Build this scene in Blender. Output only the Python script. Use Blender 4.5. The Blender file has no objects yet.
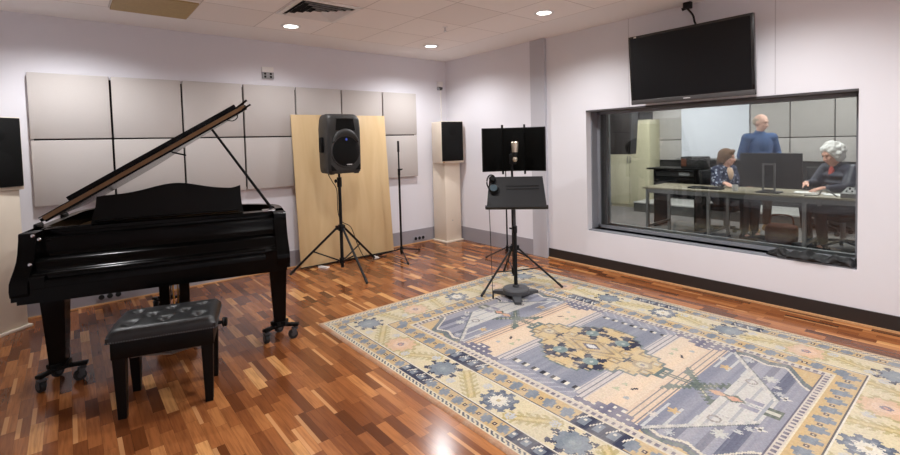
import bpy, bmesh, math, random
import numpy as np
from mathutils import Vector, Matrix
random.seed(7)
rng = np.random.default_rng(7)
PI = math.pi
SC = bpy.context.scene
COL = SC.collection
V = Vector

# ------------------------------------------------------------------ materials
def srgb(c):
    r = []
    for v in c:
        v = v / 255.0
        r.append(v / 12.92 if v <= .04045 else ((v + .055) / 1.055) ** 2.4)
    return tuple(r) + (1.0,)

class NT:
    """tiny node-tree helper"""
    def __init__(s, name):
        s.m = bpy.data.materials.new(name); s.m.use_nodes = True
        s.t = s.m.node_tree; s.t.nodes.clear()
        s.out = s.t.nodes.new('ShaderNodeOutputMaterial')
    def n(s, typ, **kw):
        nd = s.t.nodes.new('ShaderNode' + typ)
        for k, v in kw.items(): setattr(nd, k, v)
        return nd
    def l(s, a, b): s.t.links.new(a, b)
    def val(s, sock, v):
        if hasattr(v, 'is_linked') or isinstance(v, bpy.types.NodeSocket): s.l(v, sock)
        else: sock.default_value = v
    def math(s, op, a, b=0.0, c=None):
        nd = s.n('Math', operation=op)
        s.val(nd.inputs[0], a); s.val(nd.inputs[1], b)
        if c is not None: s.val(nd.inputs[2], c)
        return nd.outputs[0]
    def mix(s, f, a, b, blend='MIX'):
        nd = s.n('Mix', data_type='RGBA', blend_type=blend)
        s.val(nd.inputs['Factor'], f); s.val(nd.inputs['A'], a) if False else None
        ins = [i for i in nd.inputs if i.type == 'RGBA']
        s.val(ins[0], a); s.val(ins[1], b)
        return [o for o in nd.outputs if o.type == 'RGBA'][0]

def mat(name, col, rough=.5, metal=0., coat=0., noise=.06, nscale=30., bump=.0, spec=.5, bscale=None):
    t = NT(name)
    b = t.n('BsdfPrincipled')
    b.inputs['Roughness'].default_value = rough
    b.inputs['Metallic'].default_value = metal
    b.inputs['Coat Weight'].default_value = coat
    b.inputs['Coat Roughness'].default_value = .06
    b.inputs['Specular IOR Level'].default_value = spec
    tc = t.n('TexCoord')
    nz = t.n('TexNoise'); nz.inputs['Scale'].default_value = nscale; nz.inputs['Detail'].default_value = 3
    t.l(tc.outputs['Object'], nz.inputs['Vector'])
    c = srgb(col)
    lo = tuple(x * (1 - noise) for x in c[:3]) + (1,); hi = tuple(min(1, x * (1 + noise)) for x in c[:3]) + (1,)
    t.l(t.mix(nz.outputs['Fac'], lo, hi), b.inputs['Base Color'])
    if bump:
        bp = t.n('Bump'); bp.inputs['Strength'].default_value = bump; bp.inputs['Distance'].default_value = .004
        n2 = t.n('TexNoise'); n2.inputs['Scale'].default_value = bscale or nscale * 4; n2.inputs['Detail'].default_value = 2
        t.l(tc.outputs['Object'], n2.inputs['Vector']); t.l(n2.outputs['Fac'], bp.inputs['Height'])
        t.l(bp.outputs['Normal'], b.inputs['Normal'])
    t.l(b.outputs[0], t.out.inputs['Surface'])
    return t.m

def emis(name, col, s):
    t = NT(name); e = t.n('Emission'); e.inputs['Color'].default_value = srgb(col); e.inputs['Strength'].default_value = s
    t.l(e.outputs[0], t.out.inputs['Surface']); return t.m

def floor_mat():
    t = NT('wood_strip_floor'); b = t.n('BsdfPrincipled')
    g = t.n('NewGeometry'); sp = t.n('SeparateXYZ'); t.l(g.outputs['Position'], sp.inputs[0])
    X, Y = sp.outputs[0], sp.outputs[1]
    xr = t.math('DIVIDE', X, .058); row = t.math('FLOOR', xr); fx = t.math('FRACT', xr)
    w1 = t.n('TexWhiteNoise', noise_dimensions='1D'); t.l(row, w1.inputs['W'])
    yl = t.math('ADD', t.math('DIVIDE', t.math('ADD', Y, t.math('MULTIPLY', t.math('SINE', t.math('MULTIPLY', Y, 9.0)), .035)), .27), t.math('MULTIPLY', w1.outputs['Value'], 13.7))
    # jitter block lengths
    col = t.math('FLOOR', yl); fy = t.math('FRACT', yl)
    cmb = t.n('CombineXYZ'); t.l(row, cmb.inputs[0]); t.l(col, cmb.inputs[1])
    w2 = t.n('TexWhiteNoise', noise_dimensions='3D'); t.l(cmb.outputs[0], w2.inputs['Vector'])
    s3 = t.n('SeparateXYZ'); t.l(w2.outputs['Color'], s3.inputs[0]); w3 = s3.outputs[1]
    cr = t.n('ValToRGB'); e = cr.color_ramp.elements
    e[0].position = 0; e[0].color = srgb((88, 48, 24)); e[1].position = 1; e[1].color = srgb((210, 156, 98))
    for p, c in ((.2, (112, 64, 34)), (.5, (136, 81, 45)), (.78, (154, 96, 54)), (.92, (176, 116, 68))):
        k = e.new(p); k.color = srgb(c)
    t.l(w2.outputs['Value'], cr.inputs['Fac'])
    mp = t.n('Mapping'); mp.inputs['Scale'].default_value = (95, 6, 1)
    ad = t.n('VectorMath', operation='ADD'); t.l(g.outputs['Position'], ad.inputs[0])
    sc2 = t.n('VectorMath', operation='SCALE'); t.l(w2.outputs['Color'], sc2.inputs[0]); sc2.inputs['Scale'].default_value = 9.
    t.l(sc2.outputs[0], ad.inputs[1]); t.l(ad.outputs[0], mp.inputs['Vector'])
    nz = t.n('TexNoise'); nz.inputs['Scale'].default_value = 1; nz.inputs['Detail'].default_value = 5
    t.l(mp.outputs[0], nz.inputs['Vector'])
    c = t.mix(t.math('MULTIPLY', t.math('SUBTRACT', nz.outputs['Fac'], .42), 1.5), cr.outputs['Color'], srgb((78, 40, 22)))
    sl = t.math('MULTIPLY', t.math('LESS_THAN', fx, .36), t.math('GREATER_THAN', t.n('SeparateXYZ').outputs[0] if False else w3, .925))
    c = t.mix(t.math('MULTIPLY', sl, .6), c, srgb((210, 156, 104)))
    gap = t.math('MAXIMUM', t.math('LESS_THAN', fx, .022), t.math('LESS_THAN', fy, .006))
    c = t.mix(t.math('MULTIPLY', gap, .6), c, srgb((40, 20, 12)))
    t.l(c, b.inputs['Base Color'])
    b.inputs['Roughness'].default_value = .27
    b.inputs['Specular IOR Level'].default_value = .38
    r = t.math('ADD', t.math('MULTIPLY', nz.outputs['Fac'], .10), .13); t.l(r, b.inputs['Roughness'])
    t.l(b.outputs[0], t.out.inputs['Surface']); return t.m

def ceiling_mat():
    t = NT('ceiling_tiles'); b = t.n('BsdfPrincipled')
    g = t.n('NewGeometry'); sp = t.n('SeparateXYZ'); t.l(g.outputs['Position'], sp.inputs[0])
    X, Y = sp.outputs[0], sp.outputs[1]
    fx = t.math('FRACT', t.math('DIVIDE', t.math('ADD', X, 60.0), .6)); fy = t.math('FRACT', t.math('DIVIDE', t.math('ADD', Y, 60.0), .6))
    ln = t.math('MAXIMUM', t.math('LESS_THAN', t.math('ABSOLUTE', t.math('SUBTRACT', fx, .5)), -1), 0)
    ln = t.math('MAXIMUM', t.math('GREATER_THAN', t.math('ABSOLUTE', t.math('SUBTRACT', fx, .5)), .491),
                t.math('GREATER_THAN', t.math('ABSOLUTE', t.math('SUBTRACT', fy, .5)), .491))
    inn = t.math('MULTIPLY', t.math('LESS_THAN', X, -.59), t.math('LESS_THAN', Y, -.59))
    cx = t.math('FLOOR', t.math('DIVIDE', t.math('ADD', X, 60.0), .6)); cy = t.math('FLOOR', t.math('DIVIDE', t.math('ADD', Y, 60.0), .6))
    cmb = t.n('CombineXYZ'); t.l(cx, cmb.inputs[0]); t.l(cy, cmb.inputs[1])
    w = t.n('TexWhiteNoise', noise_dimensions='3D'); t.l(cmb.outputs[0], w.inputs['Vector'])
    tile = t.mix(w.outputs['Value'], srgb((238, 232, 228)), srgb((246, 241, 238)))
    tile = t.mix(t.math('MULTIPLY', ln, .35), tile, srgb((120, 108, 100)))
    c = t.mix(inn, srgb((238, 235, 233)), tile)
    t.l(c, b.inputs['Base Color']); b.inputs['Roughness'].default_value = .9
    t.l(b.outputs[0], t.out.inputs['Surface']); return t.m

def window_wall_mat():
    t = NT('painted_board_wall'); b = t.n('BsdfPrincipled')
    g = t.n('NewGeometry'); sp = t.n('SeparateXYZ'); t.l(g.outputs['Position'], sp.inputs[0])
    Y, Z = sp.outputs[1], sp.outputs[2]
    ln = None
    for y in (-2.99, -4.29, -5.59):
        k = t.math('LESS_THAN', t.math('ABSOLUTE', t.math('SUBTRACT', Y, y)), .004)
        ln = k if ln is None else t.math('MAXIMUM', ln, k)
    ln = t.math('MULTIPLY', t.math('MULTIPLY', ln, t.math('GREATER_THAN', Z, 1.79)), .4)
    t.l(t.mix(ln, srgb((220, 219, 223)), srgb((140, 135, 140))), b.inputs['Base Color'])
    b.inputs['Roughness'].default_value = .65
    t.l(b.outputs[0], t.out.inputs['Surface']); return t.m

def glass_mat():
    t = NT('window_glass'); fr = t.n('Fresnel'); fr.inputs['IOR'].default_value = 1.5
    tr = t.n('BsdfTransparent'); tr.inputs['Color'].default_value = (.86, .88, .88, 1)
    gl = t.n('BsdfGlossy'); gl.inputs['Roughness'].default_value = .01; gl.inputs['Color'].default_value = (.9, .9, .9, 1)
    mx = t.n('MixShader'); t.l(fr.outputs[0], mx.inputs[0]); t.l(tr.outputs[0], mx.inputs[1]); t.l(gl.outputs[0], mx.inputs[2])
    t.l(mx.outputs[0], t.out.inputs['Surface']); return t.m

def attr_mat(name, rough=.95):
    t = NT(name); b = t.n('BsdfPrincipled'); a = t.n('Attribute', attribute_name='pile')
    t.l(a.outputs['Color'], b.inputs['Base Color']); b.inputs['Roughness'].default_value = rough
    b.inputs['Specular IOR Level'].default_value = .1
    b.inputs['Sheen Weight'].default_value = .15
    tc = t.n('TexCoord'); nz = t.n('TexNoise'); nz.inputs['Scale'].default_value = 220
    t.l(tc.outputs['Object'], nz.inputs['Vector'])
    bp = t.n('Bump'); bp.inputs['Strength'].default_value = .3; bp.inputs['Distance'].default_value = .003
    t.l(nz.outputs['Fac'], bp.inputs['Height']); t.l(bp.outputs['Normal'], b.inputs['Normal'])
    t.l(b.outputs[0], t.out.inputs['Surface']); return t.m

def ply_mat():
    t = NT('plywood'); b = t.n('BsdfPrincipled'); tc = t.n('TexCoord')
    mp = t.n('Mapping'); mp.inputs['Scale'].default_value = (5, 5, .7); t.l(tc.outputs['Object'], mp.inputs['Vector'])
    nz = t.n('TexNoise'); nz.inputs['Scale'].default_value = 1.6; nz.inputs['Detail'].default_value = 6; nz.inputs['Distortion'].default_value = .6
    t.l(mp.outputs[0], nz.inputs['Vector'])
    cr = t.n('ValToRGB'); e = cr.color_ramp.elements
    e[0].position = .3; e[0].color = srgb((200, 170, 124)); e[1].position = .72; e[1].color = srgb((212, 185, 140))
    t.l(nz.outputs['Fac'], cr.inputs['Fac']); t.l(cr.outputs['Color'], b.inputs['Base Color'])
    b.inputs['Roughness'].default_value = .5
    t.l(b.outputs[0], t.out.inputs['Surface']); return t.m

def print_mat(name, base, blot, scale=26.):
    t = NT(name); b = t.n('BsdfPrincipled'); tc = t.n('TexCoord')
    v = t.n('TexVoronoi'); v.inputs['Scale'].default_value = scale; t.l(tc.outputs['Object'], v.inputs['Vector'])
    cr = t.n('ValToRGB'); cr.color_ramp.interpolation = 'CONSTANT'
    e = cr.color_ramp.elements; e[0].color = srgb(blot); e[1].position = .34; e[1].color = srgb(base)
    t.l(v.outputs['Distance'], cr.inputs['Fac']); t.l(cr.outputs['Color'], b.inputs['Base Color'])
    b.inputs['Roughness'].default_value = .85
    t.l(b.outputs[0], t.out.inputs['Surface']); return t.m

M = dict(
    wall=mat('wall_paint', (222, 221, 227), .75, nscale=2, noise=.015),
    wallgrey=mat('grey_wall_paint', (150, 147, 153), .5, nscale=3, noise=.02),
    column=mat('grey_column_paint', (186, 186, 193), .3, nscale=3, noise=.02),
    white=mat('white_paint', (232, 230, 228), .5, noise=.02),
    darkskirt=mat('dark_skirting', (40, 34, 32), .45, noise=.1),
    beadwood=mat('wood_bead', (196, 150, 104), .45, noise=.1),
    panel=mat('fabric_panel', (190, 184, 180), .95, noise=.03, nscale=120, bump=.25, bscale=900),
    black=mat('flat_black', (12, 11, 11), .9),
    piano=mat('black_lacquer', (4, 4, 4), .17, coat=0., noise=.05, spec=.13),
    satin=mat('satin_black', (8, 8, 8), .4, noise=.08, spec=.15),
    lidwood=mat('lid_edge_wood', (112, 80, 48), .45, noise=.2, nscale=60),
    brass=mat('brass', (190, 150, 80), .3, metal=1.),
    gold=mat('gold_plate', (168, 124, 62), .4, metal=.8),
    chrome=mat('chrome', (200, 200, 205), .18, metal=1.),
    leather=mat('black_leather', (12, 12, 12), .38, noise=.1, bump=.2, nscale=40, bscale=300, spec=.5),
    blackmetal=mat('black_metal', (17, 17, 18), .42, noise=.08, spec=.25),
    rubber=mat('rubber', (18, 18, 18), .7),
    greymetal=mat('stand_grey', (64, 65, 68), .5, noise=.1),
    plastic=mat('black_plastic', (48, 47, 46), .5, noise=.1, bump=.2, nscale=50, bscale=500, spec=.4),
    grille=mat('black_grille', (11, 11, 11), .7, noise=.2, nscale=300, bump=.3, bscale=700, spec=.2),
    cream=mat('cream_laminate', (226, 214, 196), .45, noise=.03, nscale=6),
    tvblack=mat('tv_bezel', (10, 10, 11), .25, coat=.5),
    tvscreen=mat('tv_screen', (9, 9, 10), .3, noise=.02, spec=.35),
    tvgrey=mat('tv_trim', (70, 68, 68), .35),
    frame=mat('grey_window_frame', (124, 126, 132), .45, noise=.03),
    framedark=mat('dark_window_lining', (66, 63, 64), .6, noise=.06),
    framelight=mat('light_window_trim', (150, 152, 154), .45, noise=.03),
    silver=mat('nickel', (206, 196, 178), .32, metal=.9),
    filterfoam=mat('filter_felt', (10, 10, 9), .95, noise=.2, nscale=100, spec=.1),
    deskgrey=mat('desk_panel', (15, 15, 17), .4, noise=.25, nscale=18, spec=.3),
    cloth=mat('black_cloth', (20, 20, 21), .6, noise=.2, bump=.4, nscale=20, bscale=60),
    tan=mat('tan_grille', (176, 152, 104), .6, noise=.15, nscale=40),
    carpet=mat('grey_carpet', (128, 124, 122), .95, noise=.08, nscale=60),
    darkwall=mat('dark_panel_gap', (48, 47, 47), .8),
    plinth=mat('grey_plinth', (92, 92, 89), .6, noise=.05),
    plinthtop=mat('plinth_top', (200, 198, 194), .5, noise=.03),
    cupboard=mat('cream_cupboard', (216, 208, 176), .5, noise=.03),
    cupshade=mat('cupboard_side_shaded', (196, 190, 162), .5, noise=.03),  # darker copy of the cupboard cream, side shade put into the colour
    tabletop=mat('table_top', (150, 140, 118), .4, noise=.06),
    steel=mat('steel_leg', (140, 140, 138), .35, metal=.6),
    board=mat('whiteboard', (228, 230, 238), .3, noise=.01),
    skin=mat('skin', (222, 168, 146), .5, noise=.05),
    skinpale=mat('skin_pale', (228, 184, 166), .5, noise=.05),
    bluesweat=mat('blue_sweater', (70, 92, 132), .9, noise=.12, nscale=25),
    trouser=mat('brown_trousers', (74, 56, 44), .9, noise=.1),
    darktrouser=mat('dark_trousers', (34, 34, 40), .9, noise=.1),
    puffer=mat('navy_puffer', (44, 48, 64), .5, noise=.15, nscale=14),
    coral=mat('coral_shirt', (206, 92, 84), .8),
    creamshirt=mat('peach_top', (226, 190, 160), .8),
    printc=print_mat('printed_cardigan', (40, 48, 78), (190, 196, 214)),
    hairgrey=mat('short_grey_hair', (186, 168, 150), .7, noise=.15, nscale=80),
    hairbrown=mat('brown_hair', (112, 82, 60), .6, noise=.25, nscale=60),
    hairwhite=mat('white_hair', (226, 222, 218), .8, noise=.08, nscale=60, bump=.6, bscale=120),
    shoe=mat('tan_shoe', (176, 144, 104), .6),
    lips=mat('lips', (176, 104, 96), .5),
    eye=mat('eye', (40, 32, 30), .2),
    paper=mat('paper', (236, 234, 230), .7, noise=.02),
    mongrey=mat('monitor_back', (44, 44, 46), .5),
    bluedot=emis('blue_badge_glow', (92, 110, 220), .6),  # no lamp: emission added to brighten the blue of the badge
    whitetext=mat('white_print', (210, 210, 210), .6),
    led=emis('lamp_diffuser', (255, 250, 244), 9.),
    glass=glass_mat(), floor=floor_mat(), ceiling=ceiling_mat(), windowwall=window_wall_mat(), rug=attr_mat('rug_pile'), ply=ply_mat(),
    brownbag=mat('brown_bag', (104, 60, 40), .7, noise=.15),
    dial=mat('headphone_pad', (36, 54, 62), .5, spec=.3),
)

# ------------------------------------------------------------------ mesh builder
class B:
    def __init__(s, T=None):
        s.bm = bmesh.new(); s.T = T or Matrix.Identity(4); s.mi = 0
    def _fin(s, vs, T=None):
        m = s.T @ T if T is not None else s.T
        for v in vs: v.co = m @ v.co
        fs = set()
        for v in vs:
            for f in v.link_faces: fs.add(f)
        for f in fs: f.material_index = s.mi
        return s
    def box(s, c, d, rot=None, bev=0., seg=2):
        r = bmesh.ops.create_cube(s.bm, size=1.)
        vs = r['verts']
        for v in vs: v.co = V((v.co.x * d[0], v.co.y * d[1], v.co.z * d[2]))
        if bev:
            es = list({e for v in vs for e in v.link_edges})
            rb = bmesh.ops.bevel(s.bm, geom=es, offset=bev, segments=seg, affect='EDGES', profile=.5)
            vs = list({v for f in rb['faces'] for v in f.verts} | {v for v in vs if v.is_valid})
        T = Matrix.Translation(c) @ (rot.to_4x4() if rot is not None else Matrix.Identity(4))
        return s._fin(vs, T)
    def box2(s, a, b, **k):
        c = [(a[i] + b[i]) / 2 for i in range(3)]; d = [abs(a[i] - b[i]) for i in range(3)]
        return s.box(c, d, **k)
    def cyl(s, p0, p1, r0, r1=None, n=16, caps=True):
        p0, p1 = V(p0), V(p1); r1 = r0 if r1 is None else r1
        d = p1 - p0; L = d.length
        r = bmesh.ops.create_cone(s.bm, cap_ends=caps, segments=n, radius1=r0, radius2=r1, depth=L)
        T = Matrix.Translation((p0 + p1) / 2) @ d.to_track_quat('Z', 'Y').to_matrix().to_4x4()
        return s._fin(r['verts'], T)
    def sph(s, c, r, n=16, m=10, rot=None):
        if not hasattr(r, '__len__'): r = (r, r, r)
        q = bmesh.ops.create_uvsphere(s.bm, u_segments=n, v_segments=m, radius=1.)
        for v in q['verts']: v.co = V((v.co.x * r[0], v.co.y * r[1], v.co.z * r[2]))
        T = Matrix.Translation(c) @ (rot.to_4x4() if rot is not None else Matrix.Identity(4))
        return s._fin(q['verts'], T)
    def cap(s, p0, p1, r0, r1=None, n=12):
        r1 = r0 if r1 is None else r1
        s.cyl(p0, p1, r0, r1, n); s.sph(p0, r0, n, 8); s.sph(p1, r1, n, 8); return s
    def loft(s, rings, closed_ring=True, caps=True):
        vr = [[s.bm.verts.new(p) for p in R] for R in rings]
        n = len(vr[0])
        for a, b in zip(vr[:-1], vr[1:]):
            for i in range(n if closed_ring else n - 1):
                j = (i + 1) % n
                s.bm.faces.new((a[i], a[j], b[j], b[i]))
        if caps:
            s.bm.faces.new(list(reversed(vr[0]))); s.bm.faces.new(vr[-1])
        return s._fin([v for R in vr for v in R])
    def tube(s, pts, r, n=8, sub=1):
        pts = [V(p) for p in pts]
        if sub > 1:
            q = []
            P = [pts[0]] + pts + [pts[-1]]
            for i in range(1, len(P) - 2):
                for k in range(sub):
                    t = k / sub; a, b, c, d = P[i - 1], P[i], P[i + 1], P[i + 2]
                    q.append(.5 * ((2 * b) + (c - a) * t + (2 * a - 5 * b + 4 * c - d) * t * t + (3 * b - a - 3 * c + d) * t ** 3))
            q.append(pts[-1]); pts = q
        rings = []
        up = V((0, 0, 1))
        for i, p in enumerate(pts):
            d = (pts[min(i + 1, len(pts) - 1)] - pts[max(i - 1, 0)]).normalized()
            x = d.cross(up)
            if x.length < .05: x = d.cross(V((1, 0, 0)))
            x.normalize(); y = d.cross(x).normalized()
            rr = r[i] if hasattr(r, '__len__') else r
            rings.append([p + x * math.cos(a) * rr + y * math.sin(a) * rr for a in [2 * PI * k / n for k in range(n)]])
        return s.loft(rings)
    def lathe(s, prof, c=(0, 0, 0), n=24, rot=None):
        rings = [[V((r * math.cos(a), r * math.sin(a), z)) for a in [2 * PI * k / n for k in range(n)]] for r, z in prof]
        T = Matrix.Translation(c) @ (rot.to_4x4() if rot is not None else Matrix.Identity(4))
        return s.loft([[T @ p for p in R] for R in rings])
    def prism(s, poly, a, b, axis='z'):
        def p3(p, h):
            if axis == 'z': return V((p[0], p[1], h))
            if axis == 'x': return V((h, p[0], p[1]))
            return V((p[0], h, p[1]))
        return s.loft([[p3(p, a) for p in poly], [p3(p, b) for p in poly]])
    def ringprism(s, outer, inner, z0, z1):
        n = len(outer)
        L = []
        for P, z in ((outer, z0), (outer, z1), (inner, z1), (inner, z0)):
            L.append([s.bm.verts.new((p[0], p[1], z)) for p in P])
        L.append(L[0])
        for a, b in zip(L[:-1], L[1:]):
            for i in range(n):
                j = (i + 1) % n; s.bm.faces.new((a[i], a[j], b[j], b[i]))
        return s._fin([v for R in L[:4] for v in R])
    def build(s, name, m, parent=None, smooth=True, loc=None, rotz=None, ang=38):
        bm = s.bm
        bmesh.ops.recalc_face_normals(bm, faces=bm.faces[:])
        if smooth:
            for f in bm.faces: f.smooth = True
            lim = math.radians(ang)
            for e in bm.edges:
                if len(e.link_faces) == 2 and e.calc_face_angle(0) > lim: e.smooth = False
        me = bpy.data.meshes.new(name); bm.to_mesh(me); bm.free()
        for x in (m if isinstance(m, (list, tuple)) else [m]): me.materials.append(M[x] if isinstance(x, str) else x)
        o = bpy.data.objects.new(name, me); COL.objects.link(o)
        if parent is not None: o.parent = parent
        if loc is not None: o.location = loc
        if rotz is not None: o.rotation_euler = (0, 0, rotz)
        return o

def tag(o, label=None, cat=None, group=None, kind=None):
    if label: o['label'] = label
    if cat: o['category'] = cat
    if group: o['group'] = group
    if kind: o['kind'] = kind
    return o
def thing(name, label, cat, loc=(0, 0, 0), rz=0., group=None):
    o = bpy.data.objects.new(name, None); COL.objects.link(o); o.empty_display_size = .1
    o.location = loc; o.rotation_euler = (0, 0, rz)
    return tag(o, label, cat, group)
def struct(name, b, m, label=None, parent=None):
    o = b.build(name, m, parent, smooth=False); tag(o, label, None, None, 'structure'); return o
def dup(root, loc, rz=None, label=None):
    r = root.copy(); COL.objects.link(r); r.location = loc
    if rz is not None: r.rotation_euler = (0, 0, rz)
    if label: r['label'] = label
    for ch in list(root.children):
        c = ch.copy(); COL.objects.link(c); c.parent = r
        for g in list(ch.children):
            d = g.copy(); COL.objects.link(d); d.parent = c
    return r
def RX(a): return Matrix.Rotation(a, 3, 'X')
def RY(a): return Matrix.Rotation(a, 3, 'Y')
def RZ(a): return Matrix.Rotation(a, 3, 'Z')

H = 2.7
XL, YF = -5.45, -7.0          # left wall, wall behind the camera
WX = .034                     # window wall face
WY0, WY1, WZ0, WZ1 = -4.82, -2.463, .412, 1.784
RD = .45                      # thickness of the double wall
CX1, CY0, CY1 = 5.0, -6.4, .7  # control room

# ------------------------------------------------------------------ setting
struct('floor', B().box2((XL - .1, YF - .1, -.1), (.2, .1, 0)), 'floor', 'glossy reddish brown wood strip floor')
struct('floor.001', B().box2((.2, CY0 - .1, -.1), (CX1 + .1, CY1 + .1, 0)), 'carpet', 'grey carpet floor of the control room')
struct('ceiling', B().box2((XL - .1, YF - .1, H), (.2, .1, H + .1)), 'ceiling', 'beige tiled ceiling with plain border')
struct('ceiling.001', B().box2((.2, CY0 - .1, H), (CX1 + .1, CY1 + .1, H + .1)), 'white', 'white ceiling of the control room')
struct('wall_back', B().box2((XL - .1, 0, 0), (0, .1, H)), 'wall', 'pale lilac white back wall')
struct('wall_left', B().box2((XL - .1, YF, 0), (XL, 0, H)), 'wall')
struct('wall_front', B().box2((XL - .1, YF - .1, 0), (.5, YF, H)), 'wall')
b = B(); b.box2((0, -1.70, .2), (RD, .1, H))
struct('wall_right_corner', b, 'wall', 'white wall between corner and grey column')
b = B()
b.box2((WX, YF, 0), (RD, WY0, H)); b.box2((WX, WY1, 0), (RD, -1.70, H))
b.box2((WX, WY0, 0), (RD, WY1, WZ0)); b.box2((WX, WY0, WZ1), (RD, WY1, H))
struct('wall_right', b, 'windowwall', 'white panelled wall around the control room window')
struct('trim_1', B().box2((-.012, -1.91, 0), (WX + .05, -1.69, H)), 'column', 'grey painted column in the window wall')
b = B(); b.box2((XL, -.014, 0), (0, 0, .2))
struct('baseboard_back', b, 'wallgrey', 'grey skirting along the back wall')
struct('baseboard_corner', B().box2((-.006, -1.70, 0), (.2, 0, .2)), 'wallgrey', 'grey skirting left of the column')
struct('baseboard_right', B().box2((WX - .012, YF, .012), (WX, -1.91, .121)), 'darkskirt', 'dark brown skirting under the window')
struct('trim_2', B().box2((WX - .03, YF, 0), (WX, -1.91, .014)), 'beadwood', 'pale wood bead along the dark skirting')
struct('trim_3', B().box2((XL, -.03, 0), (0, -.014, .012)), 'beadwood', 'pale wood bead along the grey skirting')
# control room shell
struct('wall_control_back', B().box2((CX1, CY0, 0), (CX1 + .1, CY1, H)), 'darkwall', 'dark grey far wall of the control room')
struct('wall_control_left', B().box2((RD, CY1, 0), (CX1 + .1, CY1 + .1, H)), 'wall')
struct('wall_control_right', B().box2((RD, CY0 - .1, 0), (CX1 + .1, CY0, H)), 'wall')
b = B(); b.mi = 0; b.box2((4.1, CY0, 0), (CX1, -.79, .17)); b.mi = 1; b.box2((4.08, CY0, .17), (CX1, -.79, .195))
struct('trim_4', b, ['plinth', 'plinthtop'], 'low grey plinth along the far wall of the control room')

# window: lining, frames, panes
win = bpy.data.objects.new('window_1', None); COL.objects.link(win); tag(win, 'wide double glazed control room window in grey frame', None, None, 'structure')
def lining(x0, x1, th, th_b=None):
    b = B(); th_b = th_b or th
    b.box2((x0, WY1 - th, WZ0), (x1, WY1, WZ1)); b.box2((x0, WY0, WZ0), (x1, WY0 + th, WZ1))
    b.box2((x0, WY0, WZ1 - th), (x1, WY1, WZ1)); b.box2((x0, WY0, WZ0), (x1, WY1, WZ0 + th_b))
    return b
lining(.125, .25, .012).build('frame', 'frame', win, smooth=False)
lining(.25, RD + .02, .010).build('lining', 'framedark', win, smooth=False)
lining(.235, .262, .045).build('frame', 'frame', win, smooth=False)
lining(.43, .475, .035).build('frame', 'framelight', win, smooth=False)
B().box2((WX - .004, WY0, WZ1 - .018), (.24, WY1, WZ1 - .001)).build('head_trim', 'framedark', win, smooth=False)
B().box2((WX + .012, WY0 + .012, WZ0), (.235, WY1 - .012, WZ0 + .012)).build('sill', 'frame', win, smooth=False)
B().box2((.246, WY0 + .04, WZ0 + .04), (.252, WY1 - .04, WZ1 - .04)).build('pane', 'glass', win, smooth=False)
B().box2((.446, WY0 + .03, WZ0 + .03), (.452, WY1 - .03, WZ1 - .03)).build('pane', 'glass', win, smooth=False)

# ------------------------------------------------------------------ ceiling fittings
LAMPW = 49.
def lamp(x, y, label, first=[None]):
    if first[0] is None:
        t = thing('ceiling_downlight', label, 'ceiling light', (x, y, H), 0, 'round recessed downlights')
        b = B(); b.lathe([(.068, -.001), (.072, -.008), (.098, -.006), (.101, 0), (.068, 0)], n=32)
        b.build('trim_ring', 'white', t)
        B().lathe([(0.0005, -.003), (.068, -.003), (.068, -.001), (.0005, -.001)], n=32).build('diffuser', 'led', t)
        first[0] = t
    else:
        t = dup(first[0], (x, y, H), None, label)
    ld = bpy.data.lights.new('downlight_beam', 'SPOT'); ld.energy = LAMPW; ld.spot_size = math.radians(152); ld.spot_blend = .75
    ld.shadow_soft_size = .06; ld.color = (.985, .985, 1.)
    lo = bpy.data.objects.new('downlight_beam', ld); COL.objects.link(lo); lo.location = (0, 0, -.03); lo.parent = t
    return t
lamp(-2.701, -.822, 'round downlight beside the square air vent')
lamp(-.887, -.808, 'round downlight nearest the far corner of the room')
lamp(-.896, -2.635, 'round downlight nearest the wall television')
lamp(-4.506, -.82, 'round downlight at the upper left edge beside the tan ceiling panel')
for x in (-2.7,): lamp(x, -2.62, 'round downlight in the second row, out of the frame overhead')
for x in (-.9, -2.7):
    lamp(x, -4.42, 'round downlight in the third row, out of the frame overhead')
for x in (-.9, -2.7, -4.5):
    lamp(x, -6.2, 'round downlight in the last row, behind the camera')

t = thing('air_vent', 'square white ceiling air vent with dark angled louvres', 'air vent', (-2.7, -1.5, H))
b = B(); b.ringprism([(-.29, -.29), (.29, -.29), (.29, .29), (-.29, .29)], [(-.245, -.245), (.245, -.245), (.245, .245), (-.245, .245)], -.012, -.0005)
b.build('frame', 'white', t, smooth=False)
B().box2((-.245, -.245, -.003), (.245, .245, -.0005)).build('backing', 'black', t, smooth=False)
for k in range(4):
    r0 = .232 - k * .055
    b = B()
    for a in range(4):
        R = RZ(a * PI / 2)
        p = [V((-r0, -r0, -.026)), V((r0, -r0, -.026)), V((r0 - .03, -r0 + .03, -.004)), V((-r0 + .03, -r0 + .03, -.004))]
        q = [x + V((0, .003, .002)) for x in p]
        b.loft([[R @ x for x in p], [R @ x for x in q]])
    b.build('louvre', 'white', t, smooth=False)
b = B(); b.box2((-.29, -.27, -.014), (.29, .29, -.0005)); o = b.build('ceiling_grille', 'tan', None, smooth=False, loc=(-3.9, -.87, H))
tag(o, 'flat tan rectangular ceiling panel near the upper left', 'ceiling panel')
t = thing('sprinkler', 'small ceiling sprinkler head between the downlights', 'sprinkler', (-1.349, -1.664, H))
B().cyl((0, 0, -.001), (0, 0, -.006), .03, .026, 20).build('escutcheon', 'white', t)
b = B(); b.cyl((0, 0, -.006), (0, 0, -.035), .009, .007, 10); b.cyl((0, 0, -.042), (0, 0, -.045), .018, .018, 14)
b.cyl((-.008, 0, -.03), (-.008, 0, -.043), .002, n=6); b.cyl((.008, 0, -.03), (.008, 0, -.043), .002, n=6)
b.build('head', 'chrome', t)

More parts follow.
